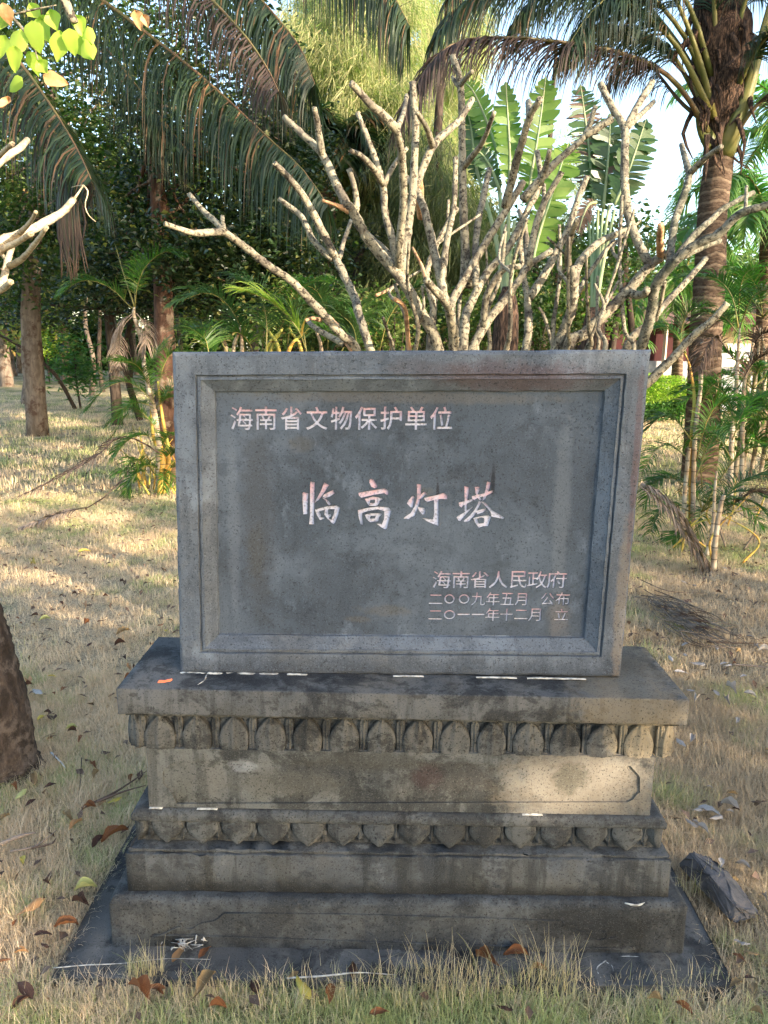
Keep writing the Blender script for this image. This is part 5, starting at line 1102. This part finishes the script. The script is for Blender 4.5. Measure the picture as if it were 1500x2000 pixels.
# young shrub and its neighbours on the left lawn, leaning stick
for (px, py, hpx, wpx, mt, lb) in [((150), 800, 130, 45, 'leaf_shrub', 'young shrub with upright green leaves at the foot of the leaning stick'), (92, 715, 60, 40, 'leaf_lime', 'small lime-green sapling far back on the left lawn'), (110, 690, 70, 60, 'leaf_shrub', 'dull green bush behind the lime-green sapling')]:
    g = gpt(px, py); g.y = min(g.y, 30); g = Vector((P(px, 683, g.y).x, g.y, 0))
    tree('shrub', lb, 'shrub', g, [g - Vector((0, 0, .05)), P(px, py - hpx * .4, g.y), P(px - 4, py - hpx * .8, g.y)], [.03, .025, .012], M['bark_black'], [(*c_(px - 5, py - hpx * .7, g.y, wpx, hpx * .42, .6), 26, 30)], M[mt], .22, 14, spread=.2, hollow=.1, aspect=.22, up=.0)
ls = thing('leaning_stick', 'long dark bare stick leaning from the left edge down to the lawn', 'stick', tuple(gpt(148, 801)))
g = gpt(148, 801); mb = MB(); tube(mb, [g, P(110, 735, g.y - .4), P(60, 690, g.y - .8), P(0, 655, g.y - 1.2), P(-60, 630, g.y - 1.5)], [.05, .045, .035, .03, .02], 7, n=20, jit=.05); setparent(mb.build('stick', M['bark_black']), ls)
ls2 = MB()
# rough trunk at the lower left
g = gpt(-4, 1500); nb = MB(); Yk = g.y
tk = thing('tree_trunk', 'thick dark rough-barked trunk leaning out of the left edge beside the grass', 'tree', (g.x, g.y, 0))
tube(nb, [Vector((g.x + .012, Yk, -.06)), Vector((g.x, Yk, .03)), P(-12, 1400, Yk), P(-34, 1300, Yk), P(-60, 1200, Yk), P(-118, 1000, Yk), P(-220, 700, Yk), P(-330, 300, Yk)], [.165, .145, .128, .118, .11, .1, .09, .07], 28, n=90, jit=.03)
setparent(nb.build('trunk', M['bark_dark']), tk)
cc, pp_ = clusters(tuple(P(-600, -500, Yk)), (.8, .8, .5), 30, 60, .16); o = leafobj('crown', leaves(pp_, .09), M['leaf_mid']); setparent(o, tk)

# ------------------------------------------------------------------ building, balustrade and hedges on the right
m = NT('dark_red_render'); M['red'] = m.surf(m.mix(m.rng(m.noise(m.pos(), 3, 4), .4, .6), (.03, .004, .005), (.04, .006, .007)), .8)
m = NT('cream_render'); M['cream'] = m.surf(m.mix(m.rng(m.noise(m.pos(), 2, 5), .4, .6), (.62, .50, .38), (.70, .60, .48)), .85)
m = NT('grey_concrete'); M['conc'] = m.surf(m.mix(m.rng(m.noise(m.pos(), 5, 5), .4, .6), (.24, .25, .27), (.34, .34, .35)), .85)
m = NT('roof_tile'); M['tile'] = m.surf((.12, .07, .05), .8)
YB = 26.
bl = thing('garden_building', 'low building with dark red wall and cream end wall behind the palms on the right', 'building', (P(1400, 683, YB).x, YB, 0))
def bxp(name, mat, parent, pxa, pxb, pya, pyb, Y0, Y1):
    a = P(pxa, pyb, Y0); b = P(pxb, pya, Y0); mb = MB(); box(mb, a.x, b.x, Y0, Y1, max(-.05, a.z), b.z); o = mb.build(name, mat, None, smooth=False); setparent(o, parent); return o
bxp('wall', M['red'], bl, 1180, 1352, 632, 706, YB, YB + 5); bxp('plinth', M['conc'], bl, 1178, 1354, 706, 760, YB - .06, YB + 5)
bxp('wall', M['cream'], bl, 1352.5, 1640, 640, 760, YB + .4, YB + 5); bxp('roof_fascia', M['red'], bl, 1350, 1660, 622, 645, YB - .6, YB - .1)
mb = MB(); a = P(1160, 630, YB - .8); b = P(1680, 606, YB + 2.6)
mb.add([(a.x, YB - .8, a.z), (b.x, YB - .8, a.z), (b.x, YB + 2.5, a.z + 1.1), (a.x, YB + 2.5, a.z + 1.1), (b.x, YB + 5.5, a.z), (a.x, YB + 5.5, a.z)], [(0, 1, 2, 3), (3, 2, 4, 5), (0, 3, 5), (1, 4, 2), (0, 5, 4, 1)])
setparent(mb.build('roof', M['tile'], smooth=False), bl)
for x in (1300, 1480, 1560): bxp('column', M['cream'], bl, x - 7, x + 7, 628, 760, YB - .5, YB - .2)
YG = 20.
bal = thing('stone_balustrade', 'grey concrete balustrade with round openings in front of the cream wall', 'balustrade', (P(1480, 683, YG).x, YG, 0))
bm = bmesh.new(); zt = P(1450, 689, YG).z; x0_, x1_ = P(1408, 700, YG).x, P(1600, 700, YG).x; hol = []
zc = P(1450, 709, YG).z; rr = 10.5 * pxscale(YG); pitch = 36 * pxscale(YG); xc = P(1431, 709, YG).x
ov = [bm.verts.new(q) for q in ((x0_, YG, 0), (x1_, YG, 0), (x1_, YG, zt), (x0_, YG, zt))]; ed = [bm.edges.new((ov[i], ov[(i + 1) % 4])) for i in range(4)]
while xc + rr < x1_:
    hv = [bm.verts.new((xc + rr * math.cos(a), YG, zc + rr * math.sin(a))) for a in np.linspace(0, 2 * math.pi, 16, endpoint=False)]; ed += [bm.edges.new((hv[i], hv[(i + 1) % 16])) for i in range(16)]; xc += pitch
bmesh.ops.triangle_fill(bm, use_beauty=True, edges=ed, normal=(0, -1, 0)); ex = bmesh.ops.extrude_face_region(bm, geom=bm.faces[:])
for v in [q for q in ex['geom'] if isinstance(q, bmesh.types.BMVert)]: v.co.y += .16
bmesh.ops.recalc_face_normals(bm, faces=bm.faces); me = bpy.data.meshes.new('pierced_panel'); bm.to_mesh(me); bm.free(); me.materials.append(M['conc']); setparent(link('pierced_panel', me), bal)
mb = MB(); box(mb, x0_ - .05, x1_, YG - .05, YG + .21, zt + .002, zt + .06); setparent(mb.build('coping', M['conc'], smooth=False), bal)
def hedge(label, px0, px1, pyt, pyb, mat, size=.06, n_=9000, depth=.9, nm='hedge'):
    g = gpt((px0 + px1) / 2, pyb); Yh = g.y; x0, x1 = P(px0, pyb, Yh).x, P(px1, pyb, Yh).x; zt_ = max(.2, P(px0, pyt, Yh + depth * .5).z)
    c = np.stack([RNG.uniform(x0, x1, n_), RNG.uniform(Yh, Yh + depth, n_), zt_ * RNG.uniform(.02, 1, n_) ** .5], -1)
    c[:, 2] *= 1 + .08 * np.sin(c[:, 0] * 5) + .05 * RNG.normal(size=n_) * 0; o = leafobj(nm, leaves(c, size, .8, .5), mat)
    o['kind'] = ''; del o['kind']; tag(o, label, 'hedge'); return o
hedge('low clipped lime-yellow hedge just right of the tablet, behind the palm stems', 1230, 1370, 736, 828, M['leaf_lime'], .07, 12000, 3.0)
hedge('darker green hedge strip in front of the red wall', 1240, 1360, 700, 742, M['leaf_shrub'], .12, 5000, 1.0)
hedge('bright green leafy hedge at the right edge under the balustrade', 1390, 1560, 722, 800, M['leaf_lime'], .09, 9000, 2.0)
hedge('green border plants at the foot of the lime hedge', 1225, 1345, 785, 828, M['leaf_shrub'], .10, 3500, .5, 'border_plants')

# ------------------------------------------------------------------ unseen trees between sun and monument, leaf gaps placed to shape the light
SD = np.array([math.cos(SUN_AZ), math.sin(SUN_AZ), 0.]); SV = np.array(SUN); UV_ = np.cross(SV, SD); UV_ = UV_ if UV_[2] > 0 else -UV_
def uv(p): p = np.array(p); return float(p @ SD), float(p @ UV_)
_g = RNG.uniform(size=(80, 160))
def vnoise(u, v, s):
    a = (u + 20) / s % 158; b = (v + 20) / s % 78; i = a.astype(int); j = b.astype(int); fa = a - i; fb = b - j; fa = fa * fa * (3 - 2 * fa); fb = fb * fb * (3 - 2 * fb)
    return (_g[j, i] * (1 - fa) + _g[j, i + 1] * fa) * (1 - fb) + (_g[j + 1, i] * (1 - fa) + _g[j + 1, i + 1] * fa) * fb
def ell(u, v, c, ru, rv): return np.exp(-(((u - c[0]) / ru) ** 2 + ((v - c[1]) / rv) ** 2) ** 1.5)
def openness(u, v):
    n = .6 * vnoise(u, v, .34) + .4 * vnoise(u + 3, v + 5, .13)
    low = (n > .66) * .8 * np.where((u > .45) & (v < .42) & (u < 3.2), .0, 1.)
    o = low.astype(float)
    o = np.where(v > 1.62, np.where(u < 2.0, np.where(n > .33, .97, .12), np.where(n > .52, .9, .15)), o)
    o = np.where((u > 1.6) & (u < 4.5) & (v > 3.6), (n > .70) * .9, o)          # hanging fronds stay in shade
    o = np.where((u > 6.2) & (v > 4.6), (n > .72) * .9, o)
    far = (u > 3.0) & (v < 3.2); o = np.where(far & (v > 1.0), np.where(n > .50, .9, .08), o)
    for (px, py, ru, rv) in LIT: o = np.maximum(o, ell(u, v, uv(G(px, py)), ru * 1.25, rv * 1.35) * 2.3 * (.35 + n))
    # solid cover for tablet and base
    mon = (u > -.62) & (u < .52) & (v > -.45) & (v < 1.58); tri = v < 1.47 - .30 * u
    o = np.where(mon & (tri | (v < 1.40)), 0., o)
    for (x, y, z, ru, rv, k) in SPOT: o = np.maximum(o, np.clip(ell(u, v, uv((x, y, z)), ru, rv) * k, 0, 1))
    return np.clip(o, 0, 1)
LIT = [(60, 965, .35, .06), (180, 1010, .3, .05), (290, 1060, .35, .05), (60, 1140, .3, .04), (190, 1150, .3, .035), (300, 1200, .22, .03), (310, 940, .2, .2), (20, 1050, .2, .03), (240, 905, .2, .03), (110, 1215, .25, .03), (300, 715, .5, .12), (120, 735, .4, .1), (1310, 800, .3, .05), (1330, 1140, .12, .015), (1300, 760, .8, .2)]
SPOT = [(.47, -.09, .475, .125, .08, 2.0), (.66, -.09, .60, .10, .10, 1.8), (.15, -.09, .46, .12, .06, .5), (-.02, -.12, .20, .035, .045, .75), (0., -.115, .70, .07, .035, .45), (.68, -.02, .745, .08, .05, .55), (.5, .0, .79, .12, .03, .4)]
NW = 62000
u_ = RNG.uniform(-3.2, 11.5, NW); v_ = RNG.uniform(-.8, 6.8, NW); keep = RNG.uniform(size=NW) > openness(u_, v_); u_, v_ = u_[keep], v_[keep]
D_ = 11.5 + RNG.uniform(-1.2, 1.2, len(u_)); C_ = u_[:, None] * SD + v_[:, None] * UV_ + D_[:, None] * SV
nt_ = 5; names_ = ['first', 'second', 'third', 'fourth', 'fifth']
LF = leaves(C_, .15, .2, .62)
nx2 = 16000; u2 = RNG.uniform(-.75, .75, nx2); v2 = RNG.uniform(-.6, 1.75, nx2); k2 = (openness(u2, v2) < .25); u2, v2 = u2[k2], v2[k2]
u_ = np.concatenate([u_, u2]); v_ = np.concatenate([v_, v2]); C_ = u_[:, None] * SD + v_[:, None] * UV_ + (11.5 + RNG.uniform(-1.2, 1.2, len(u_)))[:, None] * SV; LF = leaves(C_, .15, .2, .62)
for k in range(nt_):
    lo_, hi_ = -3.2 + k * 14.7 / nt_, -3.2 + (k + 1) * 14.7 / nt_; wob = u_ + .5 * np.sin(v_ * 2.1); s_ = (wob >= lo_ if k else True) & (wob < hi_ if k < nt_ - 1 else True)
    s_ = np.broadcast_to(s_, wob.shape); um = (lo_ + hi_) / 2; b_ = um * SD + 11.5 * SV; base = Vector((b_[0], b_[1], 0))
    t = thing('shade_tree', ['shade tree outside the frame, nearest the camera on the right', 'shade tree outside the frame that shadows the tablet', 'shade tree outside the frame that dapples the left lawn', 'shade tree outside the frame beside the palms', 'farthest shade tree outside the frame on the right'][k], 'tree', tuple(base))
    mb = MB(); tube(mb, [base - Vector((0, 0, .1)), base + Vector((.1, 0, 2.4)), base + Vector((0, 0, 6))], [.2, .16, .06], 10, n=12, jit=.04)
    for q in range(12):
        i = int(RNG.choice(np.nonzero(s_)[0])); e = C_[i]; z_ = max(2.0, e[2] - .8); tube(mb, [base + Vector((0, 0, z_)), (np.array(base) + np.array([0, 0, z_]) + e) / 2 + np.array([0, 0, .2]), e], [.03, .02, .008], 5, n=6)
    setparent(mb.build('trunk', M['bark_grey']), t); o = leafobj('crown', LF[s_], M['leaf_dark']); setparent(o, t)

# ------------------------------------------------------------------ fallen leaves and other litter
def leaf_mesh(kind, curl, bend, wr, twist=0., nu=5, nv=9):
    V = []; F = []
    for j in range(nv):
        t = j / (nv - 1); wv_ = (math.sin(math.pi * min(1, t * 1.02) ** .8) ** .75 if 0 < t < 1 else .04) * wr
        for i in range(nu):
            s = -1 + 2 * i / (nu - 1); x = s * wv_ * .5; y = t - .5; x += RNG.normal() * .012; z = curl * (s * s) * wv_ + bend * math.sin(math.pi * t) + abs(s) * RNG.normal() * .03
            a = twist * (t - .5) + curl * .8 * s * t; V.append((x * math.cos(a) - z * math.sin(a) * .3, y, z + x * math.sin(a)))
    for j in range(nv - 1):
        for i in range(nu - 1): F.append((j * nu + i, j * nu + i + 1, (j + 1) * nu + i + 1, (j + 1) * nu + i))
    me = bpy.data.meshes.new('fallen_leaf'); me.from_pydata(V, [], F); me.materials.append(M[kind])
    for p in me.polygons: p.use_smooth = True
    return me
LM = {}
for kd in ('l_rust', 'l_orange', 'l_yellow', 'l_pale', 'l_dark', 'l_grey', 'l_tan'):
    LM[kd] = [leaf_mesh(kd, c, b, w_, t) for c, b, w_, t in ((.2, .06, .38, .5), (.5, .10, .42, 1.2), (-.2, .05, .34, -.8), (.8, .13, .45, -1.5))]
def put_leaf(px, py, kd, size, label=None, group=None, z=None, rz=None, v=None):
    g = G(px, py, z if z is not None else .012); o = bpy.data.objects.new('fallen_leaf', LM[kd][v if v is not None else int(RNG.integers(4))]); COL.objects.link(o)
    o.location = (g.x, g.y, (z if z is not None else .02) + size * .06); o.rotation_euler = (RNG.uniform(-.22, .22), RNG.uniform(-.22, .22), rz if rz is not None else RNG.uniform(0, 6.28)); o.scale = (size,) * 3
    tag(o, label, 'leaf', group); return o
ML = [(50, 1943, 'l_dark', .075, 'large dark red-brown curled leaf in the bottom left corner grass'), (272, 1945, 'l_rust', .075, 'orange-brown curled leaf below the tall dry tuft at front left'), (305, 1938, 'l_rust', .05, 'smaller red-brown leaf touching the orange-brown one at front left'),
 (400, 1932, 'l_tan', .085, 'long tan-brown leaf in the front grass below the white fluff'), (497, 1936, 'l_dark', .055, 'narrow dark brown leaf in the front grass'), (592, 1936, 'l_yellow', .08, 'broad dull yellow leaf in the front grass'), (645, 1948, 'l_rust', .065, 'brown leaf right of the dull yellow one in front'),
 (572, 1910, 'l_tan', .04, 'small tan leaf above the dull yellow one'), (350, 1866, 'l_orange', .06, 'orange-tan leaf lying on the plinth at front left'), (345, 1845, 'l_rust', .045, 'small rust leaf against the base block at left'), (400, 1862, 'l_rust', .05, 'thin rust leaf on the plinth right of the white fluff'),
 (690, 1897, 'l_dark', .07, 'crumpled dark rust leaf on the plinth edge in the middle'), (952, 1880, 'l_rust', .075, 'upright curled rust leaf at the front plinth edge, right of the middle'), (1008, 1868, 'l_rust', .075, 'rust leaf lying flat beside the tall grass tuft on the plinth'), (1052, 1902, 'l_rust', .05, 'narrow rust leaf caught in the tall grass tuft'),
 (1335, 1976, 'l_rust', .045, 'rust leaf in the bottom right corner grass'), (1443, 1878, 'l_rust', .045, 'dark rust leaf beside the right plinth corner'), (985, 1975, 'l_dark', .045, 'small dark leaf in the front grass below the tuft'), (740, 1985, 'l_rust', .05, 'rust leaf cut by the bottom edge near the middle'),
 (425, 1975, 'l_rust', .045, 'rust leaf fragment near the bottom edge'), (60, 1778, 'l_orange', .085, 'big triangular orange-tan leaf left of the plinth'), (225, 1640, 'l_rust', .10, 'large brown leaf with orange edge leaning on the left plinth edge'), (195, 1650, 'l_dark', .06, 'dark curled leaf beside the large brown one at the plinth'),
 (210, 1636, 'l_pale', .035, 'small pale yellow leaf tucked by the large brown leaf'), (168, 1742, 'l_pale', .065, 'pale yellow leaf lying at the left plinth edge'), (158, 1772, 'l_dark', .06, 'dark leaf under the pale yellow leaf by the plinth'), (130, 1815, 'l_rust', .07, 'rust leaf on the left plinth edge near its front corner'),
 (85, 1832, 'l_dark', .05, 'dark brown leaf standing in the grass left of the plinth corner'), (200, 1572, 'l_orange', .065, 'orange leaf in the grass left of the lower lotus band'), (224, 1568, 'l_yellow', .055, 'hanging yellow leaf just right of the orange one'), (135, 1605, 'l_tan', .065, 'tan leaf on the dry grass left of the monument'),
 (148, 1618, 'l_orange', .06, 'curled orange strip leaf below the tan one'), (42, 1556, 'l_pale', .065, 'pale yellow-green leaf below the rough trunk'), (45, 1686, 'l_yellow', .05, 'mustard yellow leaf below the pale stick'), (98, 1540, 'l_dark', .05, 'dark brown leaf between the rough trunk and the monument'),
 (55, 1338, 'l_orange', .085, 'big orange-tan leaf beside the rough trunk'), (82, 1407, 'l_yellow', .065, 'bright yellow leaf right of the rough trunk'), (140, 1427, 'l_pale', .05, 'pale green leaf right of the bright yellow one'), (98, 1440, 'l_tan', .06, 'brown curled leaf below the bright yellow one'),
 (75, 1356, 'l_grey', .11, 'long grey-white curled leaf lying by the rough trunk'), (125, 1350, 'l_rust', .06, 'rust leaf right of the long grey-white one'), (88, 1214, 'l_pale', .07, 'yellow-green leaf on the tan grass above the rough trunk'), (68, 1206, 'l_dark', .05, 'dark folded leaf left of the yellow-green one'),
 (166, 1187, 'l_orange', .08, 'round orange leaf on the sunlit tan grass'), (120, 1182, 'l_dark', .05, 'dark brown leaf left of the round orange one'), (240, 1240, 'l_tan', .09, 'wide tan-brown leaf left of the top ledge'), (324, 1236, 'l_yellow', .055, 'yellow leaf just behind the left end of the top ledge'),
 (235, 1262, 'l_dark', .06, 'dark leaf below the wide tan-brown one'), (170, 1222, 'l_rust', .06, 'rust leaf between the yellow-green and wide tan ones'), (165, 1080, 'l_yellow', .10, 'broad yellow leaf on the sunlit lawn'), (65, 1105, 'l_yellow', .09, 'upright yellow leaf at the left of the sunlit lawn'), (254, 1310, 'l_orange', .06, 'orange leaf touching the left end of the ledge'),
 (102, 1325, 'l_yellow', .04, 'small yellow leaf near the long grey-white one'), (30, 1500, 'l_dark', .06, 'dark leaf at the foot of the rough trunk'), (68, 1527, 'l_tan', .07, 'tan leaf heap at the foot of the rough trunk')]
for (px, py, kd, s_, lb) in ML: put_leaf(px, py, kd, s_, lb, 'fallen leaves', .014 if (1840 < py < 1900 and 250 < px < 1300) else None)
GR = [(1338, 1282), (1362, 1300), (1310, 1290), (1340, 1262), (1415, 1300), (1452, 1325), (1400, 1268), (1428, 1352), (1398, 1358), (1465, 1362), (1478, 1268), (1492, 1275), (1440, 1412), (1358, 1372), (1330, 1318), (1352, 1448), (1330, 1455), (1348, 1352), (1420, 1375), (1385, 1590), (1425, 1580), (1368, 1585), (1350, 1612), (1372, 1625), (1398, 1602)]
GW = ['nearest the slab corner', 'right of the slab corner', 'at the back corner of the ledge', 'behind the ledge corner', 'in the middle of the strip of grey litter', 'at the right of the grey litter', 'below the twig heap', 'with a striped underside', 'left of the striped one', 'with a white underside', 'cut by the right edge', 'pale and split at the right edge', 'alone on the grass right of the lotus band', 'folded, right of the ledge', 'small, against the ledge side', 'dark and folded beside the lotus band end', 'lying against the lotus band end', 'thin, pointing at the ledge', 'under the striped one', 'right of the lower lotus band', 'rightmost beside the lower lotus band', 'touching the lower lotus band', 'fallen between moulding and grass', 'crumpled above the dark rock', 'pale, between rock and waist']
for (px, py), lb in zip(GR, GW): put_leaf(px, py, 'l_grey', RNG.uniform(.045, .085), 'dry grey curled leaf ' + lb, 'dry grey leaves right of the monument')
for k in range(175):
    if k % 3: px, py = RNG.uniform(0, 345), RNG.uniform(830, 1990)
    else: px, py = RNG.uniform(1250, 1500), RNG.uniform(950, 1990)
    if 1620 < py and 110 < px < 1440 - (1900 - py) * .3 and py < 1900: continue
    if py > 1640 and 100 < px < 300: continue
    kd = ['l_rust', 'l_dark', 'l_tan', 'l_orange', 'l_rust', 'l_dark'][int(RNG.integers(6))] if px < 700 else ['l_tan', 'l_dark', 'l_grey'][int(RNG.integers(3))]
    reg = ('far back on the left lawn' if py < 960 else 'on the sunlit left lawn' if py < 1160 else 'on the tan grass left of the ledge' if py < 1400 else 'between rough trunk and monument' if py < 1640 else 'beside the left plinth corner' if py < 1850 else 'in the front left grass') if px < 700 else ('under the right palm clump' if py < 1150 else 'near the twig heap' if py < 1300 else 'right of the ledge' if py < 1500 else 'right of the lower lotus band' if py < 1680 else 'around the dark rock' if py < 1840 else 'in the front right grass')
    nm_ = {'l_rust': 'small rust-coloured leaf ' + reg, 'l_dark': 'small dark brown leaf ' + reg, 'l_tan': 'small tan leaf ' + reg, 'l_orange': 'small orange leaf ' + reg, 'l_grey': 'small grey leaf ' + reg}[kd]
    gp = {'l_rust': 'small rust leaves', 'l_dark': 'small dark leaves', 'l_tan': 'small tan leaves', 'l_orange': 'small orange leaves', 'l_grey': 'small grey leaves'}[kd]
    put_leaf(px, py, kd, RNG.uniform(.022, .05), nm_, gp + ' ' + reg)
# leaf litter too small or too far to count
n_ = 8000; x = RNG.uniform(-6, 6, n_); y = RNG.uniform(-.6, 15, n_); ok = ~((abs(x) < .9) & (y < .65) & (y > -.27)); c = np.stack([x, y, np.full(n_, .02)], -1)[ok]
o = leafobj('leaf_litter', leaves(c, .042, 3.0, .55), M['dead_brown']); tag(o, 'tiny brown leaf litter strewn over the lawn', 'leaf litter')

# rock, sticks, twig heap, dry tufts, fluff
bm = bmesh.new()
for q in ((-1, -.9, 0), (1, -.75, 0), (1.05, .8, 0), (-.8, 1, 0), (-.9, -.75, .75), (.35, -.95, .55), (.9, -.2, .5), (.55, .85, .8), (-.6, .9, 1.0), (-.95, .1, .95), (-.2, -.1, 1.12), (.5, .3, .95), (-.3, -.98, .35)): bm.verts.new(q)
bmesh.ops.convex_hull(bm, input=bm.verts[:]); bmesh.ops.bevel(bm, geom=bm.edges[:], offset=.05, segments=1, affect='EDGES'); bmesh.ops.triangulate(bm, faces=bm.faces[:]); bmesh.ops.subdivide_edges(bm, edges=bm.edges[:], cuts=2)
for v in bm.verts: v.co += Vector(RNG.normal(size=3) * .035)
me = bpy.data.meshes.new('rock'); bm.to_mesh(me); bm.free(); me.materials.append(M['rock']); o = link('rock', me); g = gpt(1405, 1748)
o.location = (g.x, g.y, .005); o.scale = (.062, .128, .060); o.rotation_euler = (.05, .22, rad(20)); tag(o, 'long dark angular rock in the grass right of the base', 'rock')
def sticks(name, label, cat, segs, mat, r=.004, z=.02):
    mb = MB()
    for s in segs: tube(mb, [G(a, b, z) + Vector((0, 0, RNG.uniform(0, .015))) for a, b in s], [r, r * .8, r * .3], 5, n=max(5, len(s) * 3), jit=.12)
    o = mb.build(name, mat); tag(o, label, cat); return o
sticks('stick', 'pale flat dry stalk lying at the left edge of the grass', 'stick', [[(-10, 1655), (40, 1640), (70, 1630)]], M['dead_frond'], .008)
sticks('stick', 'thin forked twig right of the pale dry stalk', 'stick', [[(20, 1668), (70, 1655), (112, 1628)], [(60, 1660), (100, 1650), (110, 1640)]], M['dead_frond'], .004)
sticks('stick', 'white broken stick in the grass right of the rough trunk', 'stick', [[(100, 1475), (118, 1492), (128, 1503)]], M['mortar'], .004)
sticks('stick', 'thin dark upright twig in the grass left of the monument', 'stick', [[(160, 1485), (157, 1530), (154, 1560)]], M['bark_black'], .0018, .05)
sticks('stick', 'long brown dry stalk running into the left side of the waist', 'stick', [[(160, 1580), (230, 1545), (290, 1508)], [(190, 1572), (240, 1552), (285, 1535)]], M['dead_brown'], .005, .03)
sticks('stick', 'pair of pale dry stalks on the grass at the right edge', 'stick', [[(1430, 1300), (1470, 1304), (1520, 1312)], [(1380, 1255), (1440, 1258), (1510, 1262)]], M['dead_frond'], .005)
sticks('string', 'white string lying over the front left corner of the plinth', 'string', [[(104, 1893), (170, 1888), (240, 1884), (320, 1880), (410, 1878)]], M['mortar'], .0016, .013)
sticks('stick', 'white stripped stick along the front edge of the plinth', 'stick', [[(560, 1916), (640, 1912), (700, 1906), (775, 1906)]], M['mortar'], .0028, .013)
segs = []
for k in range(70):
    t = RNG.uniform(); a = (1262 + t * 75 + RNG.normal() * 12, 1162 + t * 58 + RNG.normal() * 13); segs.append([a, (a[0] + RNG.uniform(20, 60), a[1] + RNG.uniform(8, 30)), (a[0] + RNG.uniform(60, 130), a[1] + RNG.uniform(20, 60))])
o = sticks('twig_heap', 'heap of dark thin twigs lying right of the tablet foot', 'twig heap', segs, M['bark_grey'], .0036, .03)
mb = MB(); ff = G(365, 1848, .02)
for k in range(20): a = ff + Vector((RNG.normal() * .02, RNG.normal() * .012, abs(RNG.normal()) * .008)); tube(mb, [a, a + Vector((RNG.normal() * .015, RNG.normal() * .01, abs(RNG.normal()) * .012)), a + Vector((RNG.normal() * .025, RNG.normal() * .015, .0))], [.0012, .002, .0005], 4, n=5)
tag(mb.build('white_fluff', M['mortar']), 'shred of white fluff on the plinth beside the tall dry tuft', 'fluff')
def tall_tuft(px, py, nb, h, sp_, label, z=0., lean=.9):
    g = G(px, py, z); a = RNG.uniform(0, 6.283, nb); r = sp_ * np.sqrt(RNG.uniform(0, 1, nb)); base = np.stack([g.x + np.cos(a) * r * 1.6, g.y + np.sin(a) * r * .6, np.full(nb, z - .004)], -1)
    b = RNG.uniform(0, 6.283, nb); hd = np.stack([np.cos(b), np.sin(b), np.zeros(nb)], -1); L_ = h * RNG.uniform(.3, 1.15, nb); le = RNG.uniform(.05, 1.5, nb) * lean; side = np.stack([-np.sin(b), np.cos(b), np.zeros(nb)], -1)
    K = 5; S = np.zeros((nb, K, 2, 3)); p = base.copy()
    for k in range(K):
        w_ = .0019 * (1 - k / (K - 1)) + .0002; S[:, k, 0] = p - side * w_ / 2; S[:, k, 1] = p + side * w_ / 2
        an = le * (.2 + k / K * 1.5); p = p + (hd * np.sin(an)[:, None] + np.array([0, 0, 1.]) * np.cos(an)[:, None]) * (L_ / (K - 1))[:, None]
    o = strips('dry_grass_tuft', S, M['tuft']); tag(o, label, 'grass tuft', 'tall dry grass tufts'); return o
tall_tuft(282, 1905, 150, 0.093, .035, 'bushy straw-coloured tuft over the front left of the plinth', lean=.75)
tall_tuft(390, 1935, 60, 0.076, .05, 'low straw tuft in front of the white fluff')
tall_tuft(560, 1945, 120, 0.076, .09, 'spreading dry tuft in front of the plinth, left of the middle')
tall_tuft(820, 1940, 260, 0.093, .12, 'dense golden tuft covering the plinth edge right of the middle')
tall_tuft(905, 1925, 240, 0.111, .09, 'tall golden tuft in front of the curled rust leaf')
tall_tuft(1070, 1925, 170, 0.136, .055, 'tallest wispy tuft rising before the base block')
tall_tuft(1330, 1945, 170, 0.076, .12, 'dry tuft in front of the right plinth corner')
tall_tuft(1365, 1740, 130, 0.102, .05, 'straw tuft squeezed between the base block and the dark rock', lean=1.2)
tall_tuft(1345, 1560, 90, 0.085, .08, 'thin dry tuft right of the lower lotus band', lean=1.2)
tall_tuft(700, 1950, 90, 0.068, .1, 'low dry tuft before the middle of the plinth')
